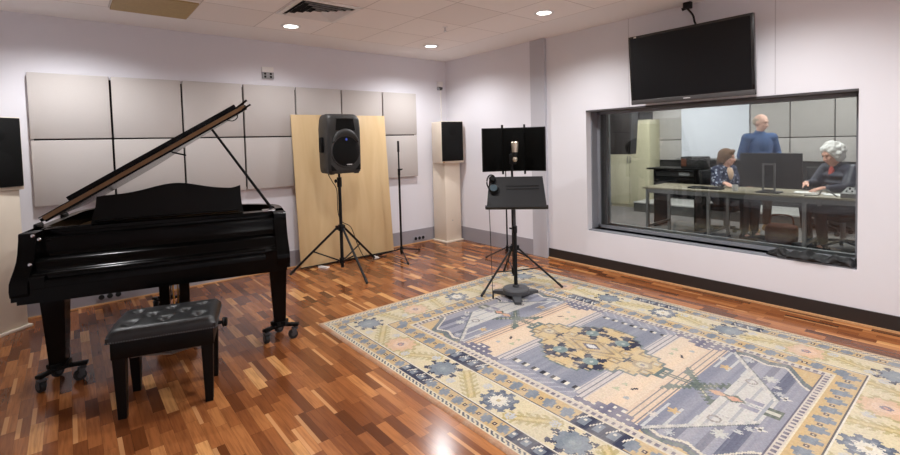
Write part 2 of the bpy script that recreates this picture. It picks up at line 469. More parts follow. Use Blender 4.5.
# ------------------------------------------------------------------ acoustic panels on the back wall
XS = [-4.785, -4.187, -3.588, -2.985, -2.385, -1.783, -1.172, -.6]
o = B().box2((XS[0] + .03, -.012, 1.02), (XS[-1] - .03, -.001, 2.15)).build('panel_gap_shade', 'black', None, smooth=False)  # black sheet added in place of the shade deep in the panel gaps
tag(o, 'added black sheet giving the shade in the gaps between the grey wall panels', 'shade sheet')
order = ['leftmost', 'second from the left', 'third from the left', 'fourth from the left', 'third from the right', 'second from the right', 'rightmost']
for r, (z0, z1, rn) in enumerate(((1.592, 2.178, 'upper'), (.99, 1.578, 'lower'))):
    for k in range(7):
        if r == 1 and k in (4, 5): continue
        x0, x1 = XS[k] + .009, XS[k + 1] - .009
        b = B(); b.box((0, 0, 0), (x1 - x0, .045, z1 - z0), bev=.006, seg=2)
        o = b.build('acoustic_panel', 'panel', None, loc=((x0 + x1) / 2, -.035, (z0 + z1) / 2))
        od = order[k]
        if r == 1 and k == 3: od = 'fourth from the left, just left of the plywood'
        if r == 1 and k == 6: od = 'rightmost, behind the bare microphone stand'
        tag(o, '%s row grey fabric wall panel, %s' % (rn, od), 'wall panel', 'grey acoustic wall panels')

# wall fittings
t = thing('socket_plate', 'white wall socket box with four dark sockets above the panels', 'wall socket', (-2.69, 0, 2.33))
B().box((0, -.018, .035), (.13, .036, .06), bev=.004).build('housing', 'white', t)
B().box((0.005, -.012, -.03), (.135, .024, .075), bev=.003).build('plate', 'framelight', t)
for dx in (-.03, .035):
    for dz in (-.012, -.046): B().cyl((dx, -.024, dz), (dx, -.027, dz), .013, n=14).build('socket', 'black', t)
t = thing('corner_sensor', 'small white wall box with cable trunk high beside the corner', 'wall box', (-.14, 0, 2.3))
B().box((0, -.03, .045), (.08, .06, .075), bev=.008).build('housing', 'white', t)
B().box((0, -.025, -.02), (.075, .05, .05), bev=.006).build('camera_block', 'framelight', t)
for dx, dz in ((-.015, -.01), (.02, -.014), (0, -.032)): B().cyl((dx, -.05, dz), (dx, -.056, dz), .012, n=12).build('lens', 'black', t)
B().box((.03, -.006, -.62), (.018, .012, 1.15)).build('trunking', 'white', t)
def sockets(x, label):
    t = thing('skirting_socket', label, 'wall socket', (x, -.014, .07), 0, 'triple socket plates on the skirting')
    B().box((0, -.003, 0), (.22, .006, .075), bev=.002).build('plate', 'wallgrey', t)
    for k in (-1, 0, 1):
        b = B(); b.cyl((k * .066, -.006, 0), (k * .066, -.013, 0), .024, .022, 18); b.build('socket', 'black', t)
sockets(-.595, 'three black sockets on the skirting near the far corner')
sockets(-4.28, 'three black sockets on the skirting behind the piano')

# ------------------------------------------------------------------ grand piano
PTH = math.radians(-14.6)
PO = V((-4.832, -1.86, 0)); PW = 1.55
piano = thing('grand_piano', 'black lacquered grand piano with its lid propped open', 'piano', PO, PTH)
RT = .972; KB = .595
def bez(p0, p1, p2, p3, n):
    return [tuple((1 - t) ** 3 * p0[i] + 3 * (1 - t) ** 2 * t * p1[i] + 3 * (1 - t) * t * t * p2[i] + t ** 3 * p3[i] for i in (0, 1)) for t in [k / n for k in range(n)]]
def outline(yfront):
    L = 1.62
    pts = [(0, yfront)] + [(0, yfront + (L * .72 - yfront) * k / 6) for k in range(1, 6)]
    pts += bez((0, L * .72), (0, L * .95), (.14, L), (.36, L), 10)
    pts += bez((.36, L), (.62, L), (.76, L * .93), (.86, L * .80), 10)
    pts += bez((.86, L * .80), (1.02, L * .58), (PW, L * .62), (PW, L * .36), 12)
    pts += [(PW, L * .36 - (L * .36 - yfront) * k / 3) for k in range(0, 3)] + [(PW, yfront)]
    return pts
def inset(poly, d):
    n = len(poly); out = []
    for i in range(n):
        a, p, c = V(poly[i - 1]), V(poly[i]), V(poly[(i + 1) % n])
        e1 = (p - a).normalized(); e2 = (c - p).normalized()
        n1 = V((e1.y, -e1.x)); n2 = V((e2.y, -e2.x)); nn = (n1 + n2)
        nn = nn / max(.3, nn.length_squared / 2) if nn.length > 1e-6 else n1
        out.append((p.x + nn.x * d, p.y + nn.y * d))
    return out
oc = outline(.30)
ic = inset(oc, .055)
b = B(); b.ringprism(oc, ic, .66, RT); b.build('rim', 'piano', piano)
b = B(); b.prism(inset(oc, .05), .70, .72); b.build('soundboard', 'satin', piano)
b = B(); b.prism(inset(oc, .056), .865, .875); b.build('iron_plate', 'gold', piano)
b = B(); b.prism([(.0, KB), (PW, KB), (PW, .66), (0, .66)], .012, .62, 'y'); b.prism([(0.02, .03), (PW - .02, .03), (PW - .02, .07), (.02, .07)], .57, KB)
b.build('keybed', 'piano', piano)
# arms (cheeks) with an S profile, (y, z)
prof = [(.0, .625), (-.008, .66), (.0, .705), (.03, .735), (.075, .77), (.115, .81), (.14, .855), (.155, .9), (.165, .93), (.17, RT - .006), (.18, RT), (.46, RT), (.46, .625)]
for x0, x1 in ((0, .085), (PW - .085, PW)):
    B().prism(prof, x0, x1, 'x').build('arm', 'piano', piano)
for x0, x1 in ((.085, .16), (PW - .16, PW - .085)):
    B().prism([(.012, .655), (.012, .725), (.03, .735), (.19, .735), (.19, .655)], x0, x1, 'x').build('key_block', 'piano', piano)
B().prism([(.016, .65), (.012, .69), (.02, .705), (.05, .708), (.05, .65)], .16, PW - .16, 'x').build('key_slip', 'piano', piano)
fp = [(.045, .70), (.04, .725), (.05, .738), (.075, .742), (.1, .75), (.115, .768), (.118, .79), (.135, .805), (.2, .81), (.222, .82), (.235, .845), (.24, .90), (.248, .925), (.27, .932), (.29, .92), (.3, .72)]
B().prism(fp, .086, PW - .086, 'x').build('fallboard', 'piano', piano, ang=50)
B().box2((.086, .29, .90), (PW - .086, .40, .95), bev=.004).build('name_rail', 'piano', piano)
B().box2((.086, .385, .945), (PW - .086, .43, .968), bev=.003).build('desk_shelf', 'piano', piano)
# music desk: shaped board leaning back
n = 40; top = []
for k in range(n + 1):
    x = .33 + (1.25 - .33) * k / n; s_ = (x - .33) / .92
    h = .192 + .064 * math.exp(-((s_ - .52) / .24) ** 2)
    if s_ < .07: h += .022 * math.cos(s_ / .07 * PI / 2) * -.4 + .004
    if s_ > .93: h += .004 + .016 * max(0, (s_ - .955) / .045)
    top.append((x, h))
poly = [(.30, 0), (1.265, 0)] + [(1.255, .06), (1.25, .12)] + top[::-1] + [(.325, .12), (.31, .06)]
T = Matrix.Translation((0, .44, .968)) @ Matrix.Rotation(math.radians(-14), 4, 'X')
b = B(T); b.prism(poly, 0, .02, 'y'); md = b.build('music_desk', 'satin', piano, ang=50)
b = B(T); b.box((.78, -.02, .012), (.9, .045, .014), bev=.004); b.build('desk_ledge', 'piano', piano)
# lid, hinged on the left
LA = math.radians(31.0)
TL = Matrix.Translation((0.0, 0, .985)) @ Matrix.Rotation(-LA, 4, 'Y')
lo_ = [(min(x, 1.53) if x > 1.2 else max(x, .05), y) for x, y in outline(.45)]
lo_ = [(x + (.01 if x > .3 else -.012), y + (.02 if y > 1.3 else 0)) for x, y in lo_]
b = B(TL); b.prism(lo_, 0, .022); lid = b.build('lid', 'piano', piano)
b = B(TL); b.box2((.06, .443, .0), (1.53, .452, .027)); b.build('lid_edge', 'lidwood', lid, smooth=False)['label'] = 'brown wooden front edge of the open lid'
b = B(TL); b.box2((.04, .441, .028), (1.54, .47, .034)); b.box2((.06, .441, -.014), (1.535, .47, .0)); b.build('lid_moulding', 'piano', lid, smooth=False)
b = B(TL); b.box2((.235, .446, .035), (1.475, .86, .064), bev=.003); b.build('front_flap', 'piano', lid, smooth=False)
b = B(TL); b.cyl((1.47, .445, .03), (1.57, .435, .045), .008, n=8); b.cyl((1.5, .445, .0), (1.575, .44, .004), .007, n=8); b.build('lid_catch', 'satin', lid)
b = B(TL); b.tube([(1.46, .52, -.002), (1.44, .52, -.03), (1.40, .52, -.034), (1.36, .52, -.002)], .004, 8, 4); b.build('stick_socket', 'satin', lid)
b = B(); b.cap((1.475, .47, .965), (1.075, .47, 1.605), .011, .009); b.build('prop_stick', 'satin', piano)
b = B(); b.cap((.80, .5, 1.446), (.885, .5, 1.42), .006); b.build('prop_hook', 'satin', piano)
for y in (.52, 1.05):
    b = B(); b.box((-.006, y, .972), (.024, .12, .03), bev=.006); b.cyl((-.008, y - .06, .985), (-.008, y + .06, .985), .008, n=10); b.build('lid_hinge', 'satin', piano)
for (x, y, z) in ((.07, .172, .955), (.1, .172, .93), (.07, .102, .79)):
    B().sph((x, y - .004, z), (.012, .008, .012)).build('screw', 'chrome', piano)
b = B(); b.box((1.44, .36, RT + .003), (.09, .12, .008), bev=.003); b.build('rim_plate', 'chrome', piano)
# legs on caster trucks
def piano_leg(x, y, rz, zt):
    b = B(Matrix.Translation((x, y, 0)))
    def sq(h, z): return [V((-h, -h, z)), V((h, -h, z)), V((h, h, z)), V((-h, h, z))]
    b.loft([sq(.040, .115), sq(.042, .15), sq(.062, zt - .03), sq(.066, zt - .03), sq(.066, zt)])
    leg = b.build('leg', 'piano', piano)
    R = Matrix.Translation((x, y, 0)) @ Matrix.Rotation(rz, 4, 'Z')
    b = B(R)
    b.box((0, 0, .11), (.115, .115, .018), bev=.004)
    ends = [V((.118 * math.cos(a), .118 * math.sin(a), 0)) for a in (math.radians(90), math.radians(210), math.radians(330))]
    for e in ends:
        d = e.normalized(); a = math.atan2(d.y, d.x)
        b.box(d * .085 + V((0, 0, .105)), (.12, .04, .022), rot=RZ(a), bev=.004)
        b.box(d * .03 + V((0, 0, .125)), (.05, .08, .03), rot=RZ(a), bev=.004)
    b.build('caster_truck', 'satin', leg)
    for i, e in enumerate(ends):
        a = i * 1.3 + .5
        w = V((math.cos(a), math.sin(a), 0)); ax = V((-w.y, w.x, 0))
        b = B(R); b.mi = 0
        c = e + w * .018 + V((0, 0, .034))
        b.cyl(c - ax * .013, c + ax * .013, .034, .034, 20); b.mi = 1
        b.cyl(c - ax * .016, c + ax * .016, .016, .016, 14)
        b.cyl(e + V((0, 0, .07)), e + V((0, 0, .11)), .013, .013, 12)
        for sg in (-1, 1): b.box(e * 1 + w * .01 + ax * (.019 * sg) + V((0, 0, .055)), (.03, .005, .05), rot=RZ(a))
        b.box(e + V((0, 0, .078)), (.035, .045, .008), rot=RZ(a))
        b.build('caster', ['rubber', 'greymetal'], leg)
piano_leg(.155, .19, .5, .60); piano_leg(1.478, .24, .1, .60); piano_leg(.60, 1.40, .9, .665)
# pedal lyre
for x in (.70, .83): B().prism([(x - .03, .1), (x + .03, .1), (x + .036, .66), (x - .036, .66)], .52, .56, 'y').build('lyre_post', 'piano', piano)
for x in (.755, .785): B().cyl((x, .545, .12), (x, .545, .64), .005, n=8).build('pedal_rod', 'brass', piano)
B().box((.765, .55, .10), (.26, .16, .07), bev=.008).build('pedal_box', 'piano', piano)
for x in (.70, .765, .83):
    b = B(); b.box((x, .44, .085), (.028, .16, .012), bev=.005); b.sph((x, .37, .085), (.024, .035, .008)); b.build('pedal', 'brass', piano)
B().tube([(.73, .56, .55), (.73, .75, .60), (.73, .8, .64)], .008).build('lyre_brace', 'satin', piano)

# ------------------------------------------------------------------ piano bench
bench = thing('piano_bench', 'black button tufted leather piano bench in front of the piano', 'bench', (-4.115, -2.375, 0), math.radians(-17.5))
bw, bd = .53, .40
nx, ny = 54, 42; btn = [(-.17 + .17 * i + (.0 if j % 2 == 0 else .085), -.1 + .1 * j) for j in range(3) for i in range(3 if j % 2 == 0 else 2)]
vs = []
bm = bmesh.new(); grid = []
for j in range(ny + 1):
    row = []
    for i in range(nx + 1):
        x = (i / nx - .5) * bw; y = (j / ny - .5) * bd
        ex = max(0, abs(x) - (bw / 2 - .045)) / .045; ey = max(0, abs(y) - (bd / 2 - .045)) / .045
        e_ = min(1, math.hypot(ex, ey))
        z = .462 + .034 * math.sqrt(max(0, 1 - e_ * e_)) + .008 * (1 - (2 * y / bd) ** 2)
        for (bx_, by_) in btn:
            d = math.hypot(x - bx_, y - by_); z -= .024 * math.exp(-(d / .028) ** 2)
        for (bx_, by_) in btn:
            for (cx_, cy_) in btn:
                if (bx_, by_) < (cx_, cy_) and .05 < math.hypot(bx_ - cx_, by_ - cy_) < .15 and abs(by_ - cy_) > .01:
                    L2 = (cx_ - bx_) ** 2 + (cy_ - by_) ** 2; t_ = max(0, min(1, ((x - bx_) * (cx_ - bx_) + (y - by_) * (cy_ - by_)) / L2))
                    d = math.hypot(x - bx_ - t_ * (cx_ - bx_), y - by_ - t_ * (cy_ - by_)); z -= .0035 * math.exp(-(d / .011) ** 2)
        row.append(bm.verts.new((x, y, z)))
    grid.append(row)
for j in range(ny):
    for i in range(nx): bm.faces.new((grid[j][i], grid[j][i + 1], grid[j + 1][i + 1], grid[j + 1][i]))
ring = grid[0][:] + [grid[j][nx] for j in range(1, ny + 1)] + grid[ny][nx - 1::-1] + [grid[j][0] for j in range(ny - 1, 0, -1)]
low = [bm.verts.new((v.co.x * 1.0, v.co.y, .432)) for v in ring]
for i in range(len(ring)):
    j = (i + 1) % len(ring); bm.faces.new((ring[j], ring[i], low[i], low[j]))
bm.faces.new(low)
bb = B(); bb.bm.free(); bb.bm = bm
cush = bb.build('seat_cushion', 'leather', bench, ang=60)
for (x, y) in btn: B().sph((x, y, .478), (.011, .011, .007), 12, 8).build('button', 'leather', cush)
b = B(); pts = []
for i in range(44): pts.append((-bw / 2 + bw * i / 43, -bd / 2 - .002, .437))
for i in range(1, 32): pts.append((bw / 2 + .002, -bd / 2 + bd * i / 31, .437))
for i, p in enumerate(pts): b.sph(p, .0045, 6, 4)
b.build('nail_trim', 'greymetal', cush)
b = B(); b.box2((-.25, -.185, .335), (.25, .185, .432), bev=.004); b.build('apron', 'satin', bench)
for sx in (-1, 1):
    for sy in (-1, 1):
        def sq(h, z, cx, cy): return [V((cx - h, cy - h, z)), V((cx + h, cy - h, z)), V((cx + h, cy + h, z)), V((cx - h, cy + h, z))]
        b = B(); b.loft([sq(.02, 0, sx * .212, sy * .158), sq(.031, .34, sx * .214, sy * .15), sq(.031, .36, sx * .214, sy * .15)]); b.build('leg', 'satin', bench)
for sx in (-1, 1):
    b = B(); b.cyl((sx * .25, 0, .392), (sx * .285, 0, .392), .01, n=12); b.lathe([(.0, 0), (.022, 0), (.03, .006), (.026, .014), (.03, .022), (.022, .028), (0.001, .028)], c=(sx * .283, 0, .392), rot=RY(sx * PI / 2), n=20)
    b.build('height_knob', 'satin', bench)
b = B(); b.cyl((-.2, 0, .27), (.2, 0, .27), .008, n=8); b.tube([(-.2, -.12, .33), (0, 0, .25), (.2, .12, .33)], .007); b.tube([(-.2, .12, .33), (0, 0, .25), (.2, -.12, .33)], .007)
b.build('lift_mechanism', 'steel', bench)

# ------------------------------------------------------------------ tall room loudspeakers on cream pedestals
def pedestal(loc, rz, label, cap=True):
    t = thing('speaker_pedestal', label, 'pedestal', loc, rz)
    B().box2((-.145, -.145, .024), (.145, .145, 1.165), bev=.003).build('column', 'cream', t)
    B().box2((-.168, -.168, 0), (.168, .168, .024), bev=.004).build('foot_plate', 'cream', t)
    if cap: B().cyl((-.02, -.1455, .32), (-.02, -.147, .32), .008, n=10).build('screw_cap', 'framelight', t)
def monitor_speaker(loc, rz, label, badge):
    t = thing('loudspeaker', label, 'loudspeaker', loc, rz)
    w, d, h = .36, .31, .60
    B().box2((-w / 2, -d / 2, 0), (w / 2, d / 2, h), bev=.004).build('cabinet', 'cream', t)
    B().box2((-w / 2 + .006, -d / 2 - .018, .03), (w / 2 - .012, -d / 2, h - .006), bev=.006).build('grille', 'grille', t)
    if badge: B().box((-w / 2 + .035, -d / 2 - .002, .016), (.03, .004, .012)).build('badge', 'brass', t)['label'] = 'small gold badge'
    b = B(); b.cyl((0, -d / 2 - .019, .2), (0, -d / 2 - .021, .2), .12, .11, 32); b.cyl((0, -d / 2 - .019, .46), (0, -d / 2 - .021, .46), .06, .05, 28); b.build('driver', 'grille', t)
pedestal((-.19, -.19, 0), 0, 'tall cream speaker pedestal in the far corner')
monitor_speaker((-.21, -.26, 1.166), math.radians(-12), 'cream cabinet loudspeaker with black grille on the corner pedestal', True)
pedestal((-5.06, -.255, 0), math.radians(40), 'tall cream pedestal at the left edge behind the piano', False)
monitor_speaker((-5.06, -.255, 1.166), math.radians(36), 'black fronted loudspeaker at the left edge on its cream pedestal', False)

# ------------------------------------------------------------------ plywood board
pl = thing('plywood_board', 'tall pale plywood board leaning on the wall panels', 'board', (-1.83, -.235, .02))
lean = math.atan2(.135, 1.83)
T = Matrix.Rotation(-lean, 4, 'X') @ Matrix.Rotation(math.radians(-1.2), 4, 'Z')
b = B(T); b.box((0, 0, .915), (1.275, .018, 1.83), bev=.002); b.build('sheet', 'ply', pl)
b = B(T); b.box((0, 0, .004), (1.275, .024, .012)); b.build('bottom_strip', 'black', pl)
for x, y, rz, w, lab in ((-2.22, -.31, .5, .12, 'white wedge block under the left end of the plywood'), (-1.52, -.33, -.2, .10, 'white wedge block on the floor under the plywood, right of the tripod')):
    b = B(); b.prism([(-.03, 0), (.03, 0), (.03, .012), (-.03, .022)], -w / 2, w / 2, 'y')
    tag(b.build('wedge_block', 'white', None, loc=(x, y, 0), rotz=rz), lab, 'wedge')

# ------------------------------------------------------------------ PA loudspeaker and its tripod stand
def tripod(name, t, center, feet, hubz, colr, topz, mname, legr=.012, spread=.16, colbot=.1, footr=.016):
    cx, cy = center
    B().cyl((cx, cy, colbot), (cx, cy, hubz + .55), colr, n=16).build('column', mname, t)
    B().cyl((cx, cy, hubz + .5), (cx, cy, topz), colr * .72, n=14).build('inner_tube', mname, t)
    b = B(); b.cyl((cx, cy, hubz - .035), (cx, cy, hubz + .035), colr * 1.7, n=18)
    for f in feet:
        d = (V((f[0], f[1], 0)) - V((cx, cy, 0))).normalized(); b.box(V((cx, cy, hubz)) + d * colr * 2, (.05, .03, .05), rot=RZ(math.atan2(d.y, d.x)), bev=.004)
    b.build('hub', mname, t)
    b = B(); b.cyl((cx, cy, hubz + .47), (cx, cy, hubz + .58), colr * 1.45, n=16); b.cyl((cx, cy, hubz + .54), (cx - .05, cy - .02, hubz + .54), .009, n=8); b.sph((cx - .055, cy - .022, hubz + .54), (.016, .016, .022)); b.build('clutch', mname, t)
    B().cyl((cx, cy, spread - .03), (cx, cy, spread + .03), colr * 1.6, n=16).build('collar', mname, t)
    for f in feet:
        F = V((f[0], f[1], f[2] if len(f) > 2 else .0)); c = V((cx, cy, 0)); d = (F - c); d.z = 0; d.normalize()
        p0 = c + d * colr * 2.4 + V((0, 0, hubz)); p1 = F + V((0, 0, footr))
        b = B(); b.cyl(p0, p1, legr, n=12); leg = b.build('leg', mname, t)
        dd = (p1 - p0).normalized(); b = B(); b.cyl(p1 - dd * .05, p1 + dd * .0, footr, footr * .95, n=12); b.sph(p1, footr); b.build('rubber_foot', 'rubber', leg)
        m = p0.lerp(p1, .52); s0 = c + d * colr * 1.7 + V((0, 0, spread))
        B().cyl(s0, m, legr * .62, n=8).build('brace', mname, t)
spx, spy = -2.15, -.66
t = thing('speaker_tripod', 'black tripod stand under the grey loudspeaker', 'speaker stand', (spx, spy, 0))
def rel(f, c): return [(x - c[0], y - c[1]) for x, y in f]
tripod('s', t, (0, 0), rel([(-2.632, -.336), (-2.171, -1.259), (-1.56, -.36)], (spx, spy)), .52, .019, 1.19, 'blackmetal', .0135, .14, .06)
spk = thing('stage_loudspeaker', 'dark grey moulded loudspeaker on a tripod before the plywood', 'loudspeaker', (spx, spy, 1.152), math.radians(0))
# tapered body: plan trapezoid (wide front), rounded
def plan(w, d, taper, r, z, dy=0):
    hw, hb = w / 2, w / 2 * taper
    P = []
    for (cx_, cy_, a0) in ((hw - r, -d / 2 + r, -90), (hb - r, d / 2 - r, 0), (-hb + r, d / 2 - r, 90), (-hw + r, -d / 2 + r, 180)):
        for k in range(5):
            a = math.radians(a0 + 90 * k / 4); P.append(V((cx_ + r * math.cos(a), cy_ + r * math.sin(a) + dy, z)))
    return P
b = B(); b.loft([plan(.36, .34, .8, .04, 0.), plan(.39, .36, .8, .045, .02), plan(.40, .37, .8, .045, .07), plan(.405, .375, .8, .045, .5), plan(.395, .36, .78, .045, .60), plan(.375, .33, .78, .05, .64, .01), plan(.34, .28, .78, .05, .66, .02)])
b.build('cabinet', 'plastic', spk, ang=45)
b = B(); b.cyl((0, -.186, .245), (0, -.200, .245), .178, .172, 48); b.build('woofer_ring', 'plastic', spk)
b = B(); b.lathe([(.165, 0), (.16, .004), (.1, .018), (.0005, .022)], c=(0, -.199, .245), rot=RX(PI / 2), n=48); wf = b.build('woofer_grille', 'grille', spk)
B().sph((0.0, -.2115, .375), (.012, .003, .015), 14, 8).build('badge', 'bluedot', spk)['label'] = 'small blue badge with added glow'
b = B(); b.box((.03, -.205, .098), (.065, .004, .010)); b.build('logo_print', 'whitetext', spk)['label'] = 'tiny white printed mark'
# horn: recessed dark mouth and the brow under it
b = B(); b.loft([[V((-.135, -.190, .46)), V((.135, -.190, .46)), V((.115, -.186, .618)), V((-.115, -.186, .618))], [V((-.12, -.193, .47)), V((.12, -.193, .47)), V((.10, -.189, .608)), V((-.10, -.189, .608))]]); b.build('horn_frame', 'plastic', spk, smooth=False)
b = B(); b.loft([[V((-.12, -.1935, .475)), V((.12, -.1935, .475)), V((.10, -.1895, .604)), V((-.10, -.1895, .604))], [V((-.05, -.17, .51)), V((.05, -.17, .51)), V((.04, -.17, .57)), V((-.04, -.17, .57))]]); b.build('horn_mouth', 'grille', spk, smooth=False)
arc = [V((.168 * math.cos(a), 0, .245 + .185 * math.sin(a))) for a in [math.radians(32 + 116 * k / 20) for k in range(21)]]
b = B(); rings = []
for i, p in enumerate(arc):
    a = math.radians(32 + 116 * i / 20); rd = V((math.cos(a), 0, math.sin(a))); w = .012 + .028 * math.sin(PI * i / 20)
    c = p + V((0, -.198, 0)) + rd * w * .6
    rings.append([c + rd * w * math.cos(q) + V((0, -1, 0)) * .018 * math.sin(q) for q in [2 * PI * k / 10 for k in range(10)]])
b.loft(rings); b.build('brow', 'plastic', spk)
for sx in (-1, 1):
    b = B(); b.box((sx * .193, .02, .32), (.03, .1, .17), rot=RZ(sx * .12), bev=.012); b.build('handle_recess', 'grille', spk)
    b = B(); b.box((sx * .15, -.13, .006), (.05, .05, .03), bev=.006); b.build('rubber_foot', 'rubber', spk)
    b = B(); b.prism([(sx * .115, .035), (sx * .175, .035), (sx * .175, .1)], -.193, -.18, 'y'); b.build('port', 'grille', spk)
B().cyl((0, .0, -.012), (0, 0, .02), .03, n=18).build('pole_cup', 'plastic', spk)
b = B(); b.tube([(spx - .05, spy + .16, 1.3), (spx - .10, spy + .08, 1.16), (spx - .07, spy + .03, 1.05), (spx - .035, spy + .0, .95), (spx - .03, spy, .7), (spx + .03, spy + .03, .58), (spx + .14, spy + .03, .5), (spx + .25, spy + .1, .28), (spx + .36, spy + .16, .1), (spx + .46, spy + .19, .012), (spx + .60, spy + .22, .008), (spx + .78, spy + .30, .008)], .0045, 8, 5)
tag(b.build('speaker_cable', 'rubber'), 'thin black cable looping from the loudspeaker stand to the floor', 'cable')

# bare straight microphone stand beside the plywood
t = thing('microphone_stand', 'bare black straight microphone stand right of the plywood', 'microphone stand', (-1.25, -.53, 0))
B().cyl((0, 0, .03), (0, 0, 1.08), .0135, n=12).build('column', 'blackmetal', t)
B().cyl((0, 0, 1.05), (0, 0, 1.36), .010, n=10).build('inner_tube', 'blackmetal', t)
b = B(); b.cyl((0, 0, 1.06), (0, 0, 1.14), .017, n=14); b.cyl((0, 0, 1.12), (.045, 0, 1.13), .006, n=8); b.box((.03, 0, 1.135), (.05, .012, .014), bev=.003); b.build('clutch', 'blackmetal', t)
b = B(); b.cyl((0, 0, 1.36), (0, 0, 1.5), .015, .014, n=12); b.build('thread_end', 'rubber', t)
b = B(); b.cyl((0, 0, .05), (0, 0, .13), .02, n=14); b.build('hub', 'blackmetal', t)
for fx, fy in ((-1.42, -.93), (-.88, -.42), (-1.50, -.30)):
    dx, dy = fx + 1.25, fy + .53
    b = B(); b.cyl((dx * .04, dy * .04, .10), (dx, dy, .014), .0085, n=10); leg = b.build('leg', 'blackmetal', t)
    b = B(); b.cyl((dx * .93, dy * .93, .02), (dx, dy, .014), .014, n=10); b.build('rubber_foot', 'rubber', leg)

# ------------------------------------------------------------------ television
tv = thing('television', 'black flat television mounted high over the window', 'television', (-.115, -3.645, 1.79))
T = Matrix.Rotation(math.radians(-4.6), 4, 'Y')
w, h = 1.095, .67
b = B(T); b.ringprism([(-.001, -w / 2), (-.001, -w / 2)] , [(0, 0), (0, 0)], 0, 0) if False else None
b = B(T); b.box2((0, -w / 2, 0), (.045, w / 2, h), bev=.005); b.build('case', 'tvblack', tv)
B(T).box2((-.004, -w / 2 + .022, .05), (.0, w / 2 - .022, h - .022)).build('screen', 'tvscreen', tv, smooth=False)
B(T).box2((-.008, -w / 2 + .004, .003), (.002, w / 2 - .004, .045), bev=.003).build('lower_trim', 'tvgrey', tv)
B(T).box2((-.0095, -.03, .02), (-.008, .03, .028)).build('logo_print', 'whitetext', tv, smooth=False)
B(T).box2((-.005, w / 2 - .085, h - .02), (-.0002, w / 2 - .06, h - .006)).build('sticker', 'paper', tv, smooth=False)
B(T).box2((.045, -.25, .15), (.085, .25, .5), bev=.01).build('rear_housing', 'tvblack', tv)
b = B(); b.box2((WX - .012, 3.58 - 3.78, .15), (WX + .1, 3.58 - 3.38, .5)); b.build('wall_plate', 'blackmetal', tv, smooth=False) if False else b.bm.free()
b = B(); b.cyl((.06, 0, .33), (.137, 0, .33), .03, n=14); b.box((.133, 0, .33), (.012, .3, .2)); b.build('wall_bracket', 'blackmetal', tv)
br = thing('ceiling_bracket', 'small black bracket and cable above the television', 'bracket', (-.04, -3.62, H))
b = B(); b.box((0, 0, -.03), (.05, .07, .06), bev=.006); b.cyl((0, -.02, -.04), (0, .05, -.055), .015, n=12); b.build('clamp', 'blackmetal', br)
b = B(); b.tube([(-.005, .0, -.06), (-.01, -.05, -.13), (-.02, -.07, -.2), (-.03, -.10, -.26), (.0, -.10, -.33)], .009, 8, 4); b.build('cable', 'blackmetal', br)

# ------------------------------------------------------------------ music stand, headphones, filter stand
CAMDIR = math.atan2(-5.55 + 2.62, -4.53 + 1.36)        # towards the photographer
RZF = CAMDIR + PI / 2                                  # local -y faces the photographer
RUGZ = .011
ms = thing('music_stand', 'black sheet music stand with heavy three armed foot on the rug', 'music stand', (-1.36, -2.62, RUGZ), RZF)
T = Matrix.Translation((.02, -.035, .955)) @ Matrix.Rotation(math.radians(-33), 4, 'X')
b = B(T)
b.loft([[V((-.272, 0, -.145)), V((.272, 0, -.145)), V((.247, 0, .19)), V((-.247, 0, .19))], [V((-.272, .006, -.145)), V((.272, .006, -.145)), V((.247, .006, .19)), V((-.247, .006, .19))]])
desk = b.build('desk', 'deskgrey', ms, smooth=False)
b = B(T); b.box((0, -.022, -.143), (.562, .045, .006)); b.box((0, -.043, -.135), (.562, .005, .018)); b.build('lip', 'blackmetal', desk, smooth=False)
b = B(T); b.box((0, .012, .0), (.07, .02, .12), bev=.004); b.build('bracket', 'blackmetal', desk)
for k in range(2):
    b = B(T); b.box((.06 + .0 * k, -.002, .09 - .03 * k), (.3, .003, .004)); b.build('slot', 'satin', desk, smooth=False)
B().cyl((0, 0, .05), (0, 0, .62), .0175, n=16).build('column', 'blackmetal', ms)
B().cyl((0, 0, .6), (0, 0, .985), .0125, n=14).build('inner_tube', 'greymetal', ms)
b = B(); b.cyl((0, 0, .595), (0, 0, .66), .023, n=16); b.cyl((0, 0, .63), (-.05, 0, .64), .008, n=8); b.build('clutch', 'blackmetal', ms)
b = B(); b.lathe([(.0005, .03), (.118, .03), (.124, .036), (.124, .07), (.112, .082), (.03, .088), (.03, .11), (.0005, .11)], n=40); b.build('weight', 'greymetal', ms)
for a in (-90, 30, 150):
    d = V((math.cos(math.radians(a + 4)), math.sin(math.radians(a + 4)), 0)); s_ = V((-d.y, d.x, 0))
    b = B(); b.loft([[d * .05 - s_ * .05 + V((0, 0, .002)), d * .05 + s_ * .05 + V((0, 0, .002)), d * .05 + s_ * .05 + V((0, 0, .05)), d * .05 - s_ * .05 + V((0, 0, .05))],
                     [d * .235 - s_ * .03, d * .235 + s_ * .03, d * .235 + s_ * .026 + V((0, 0, .022)), d * .235 - s_ * .026 + V((0, 0, .022))]])
    b.build('foot', 'greymetal', ms)

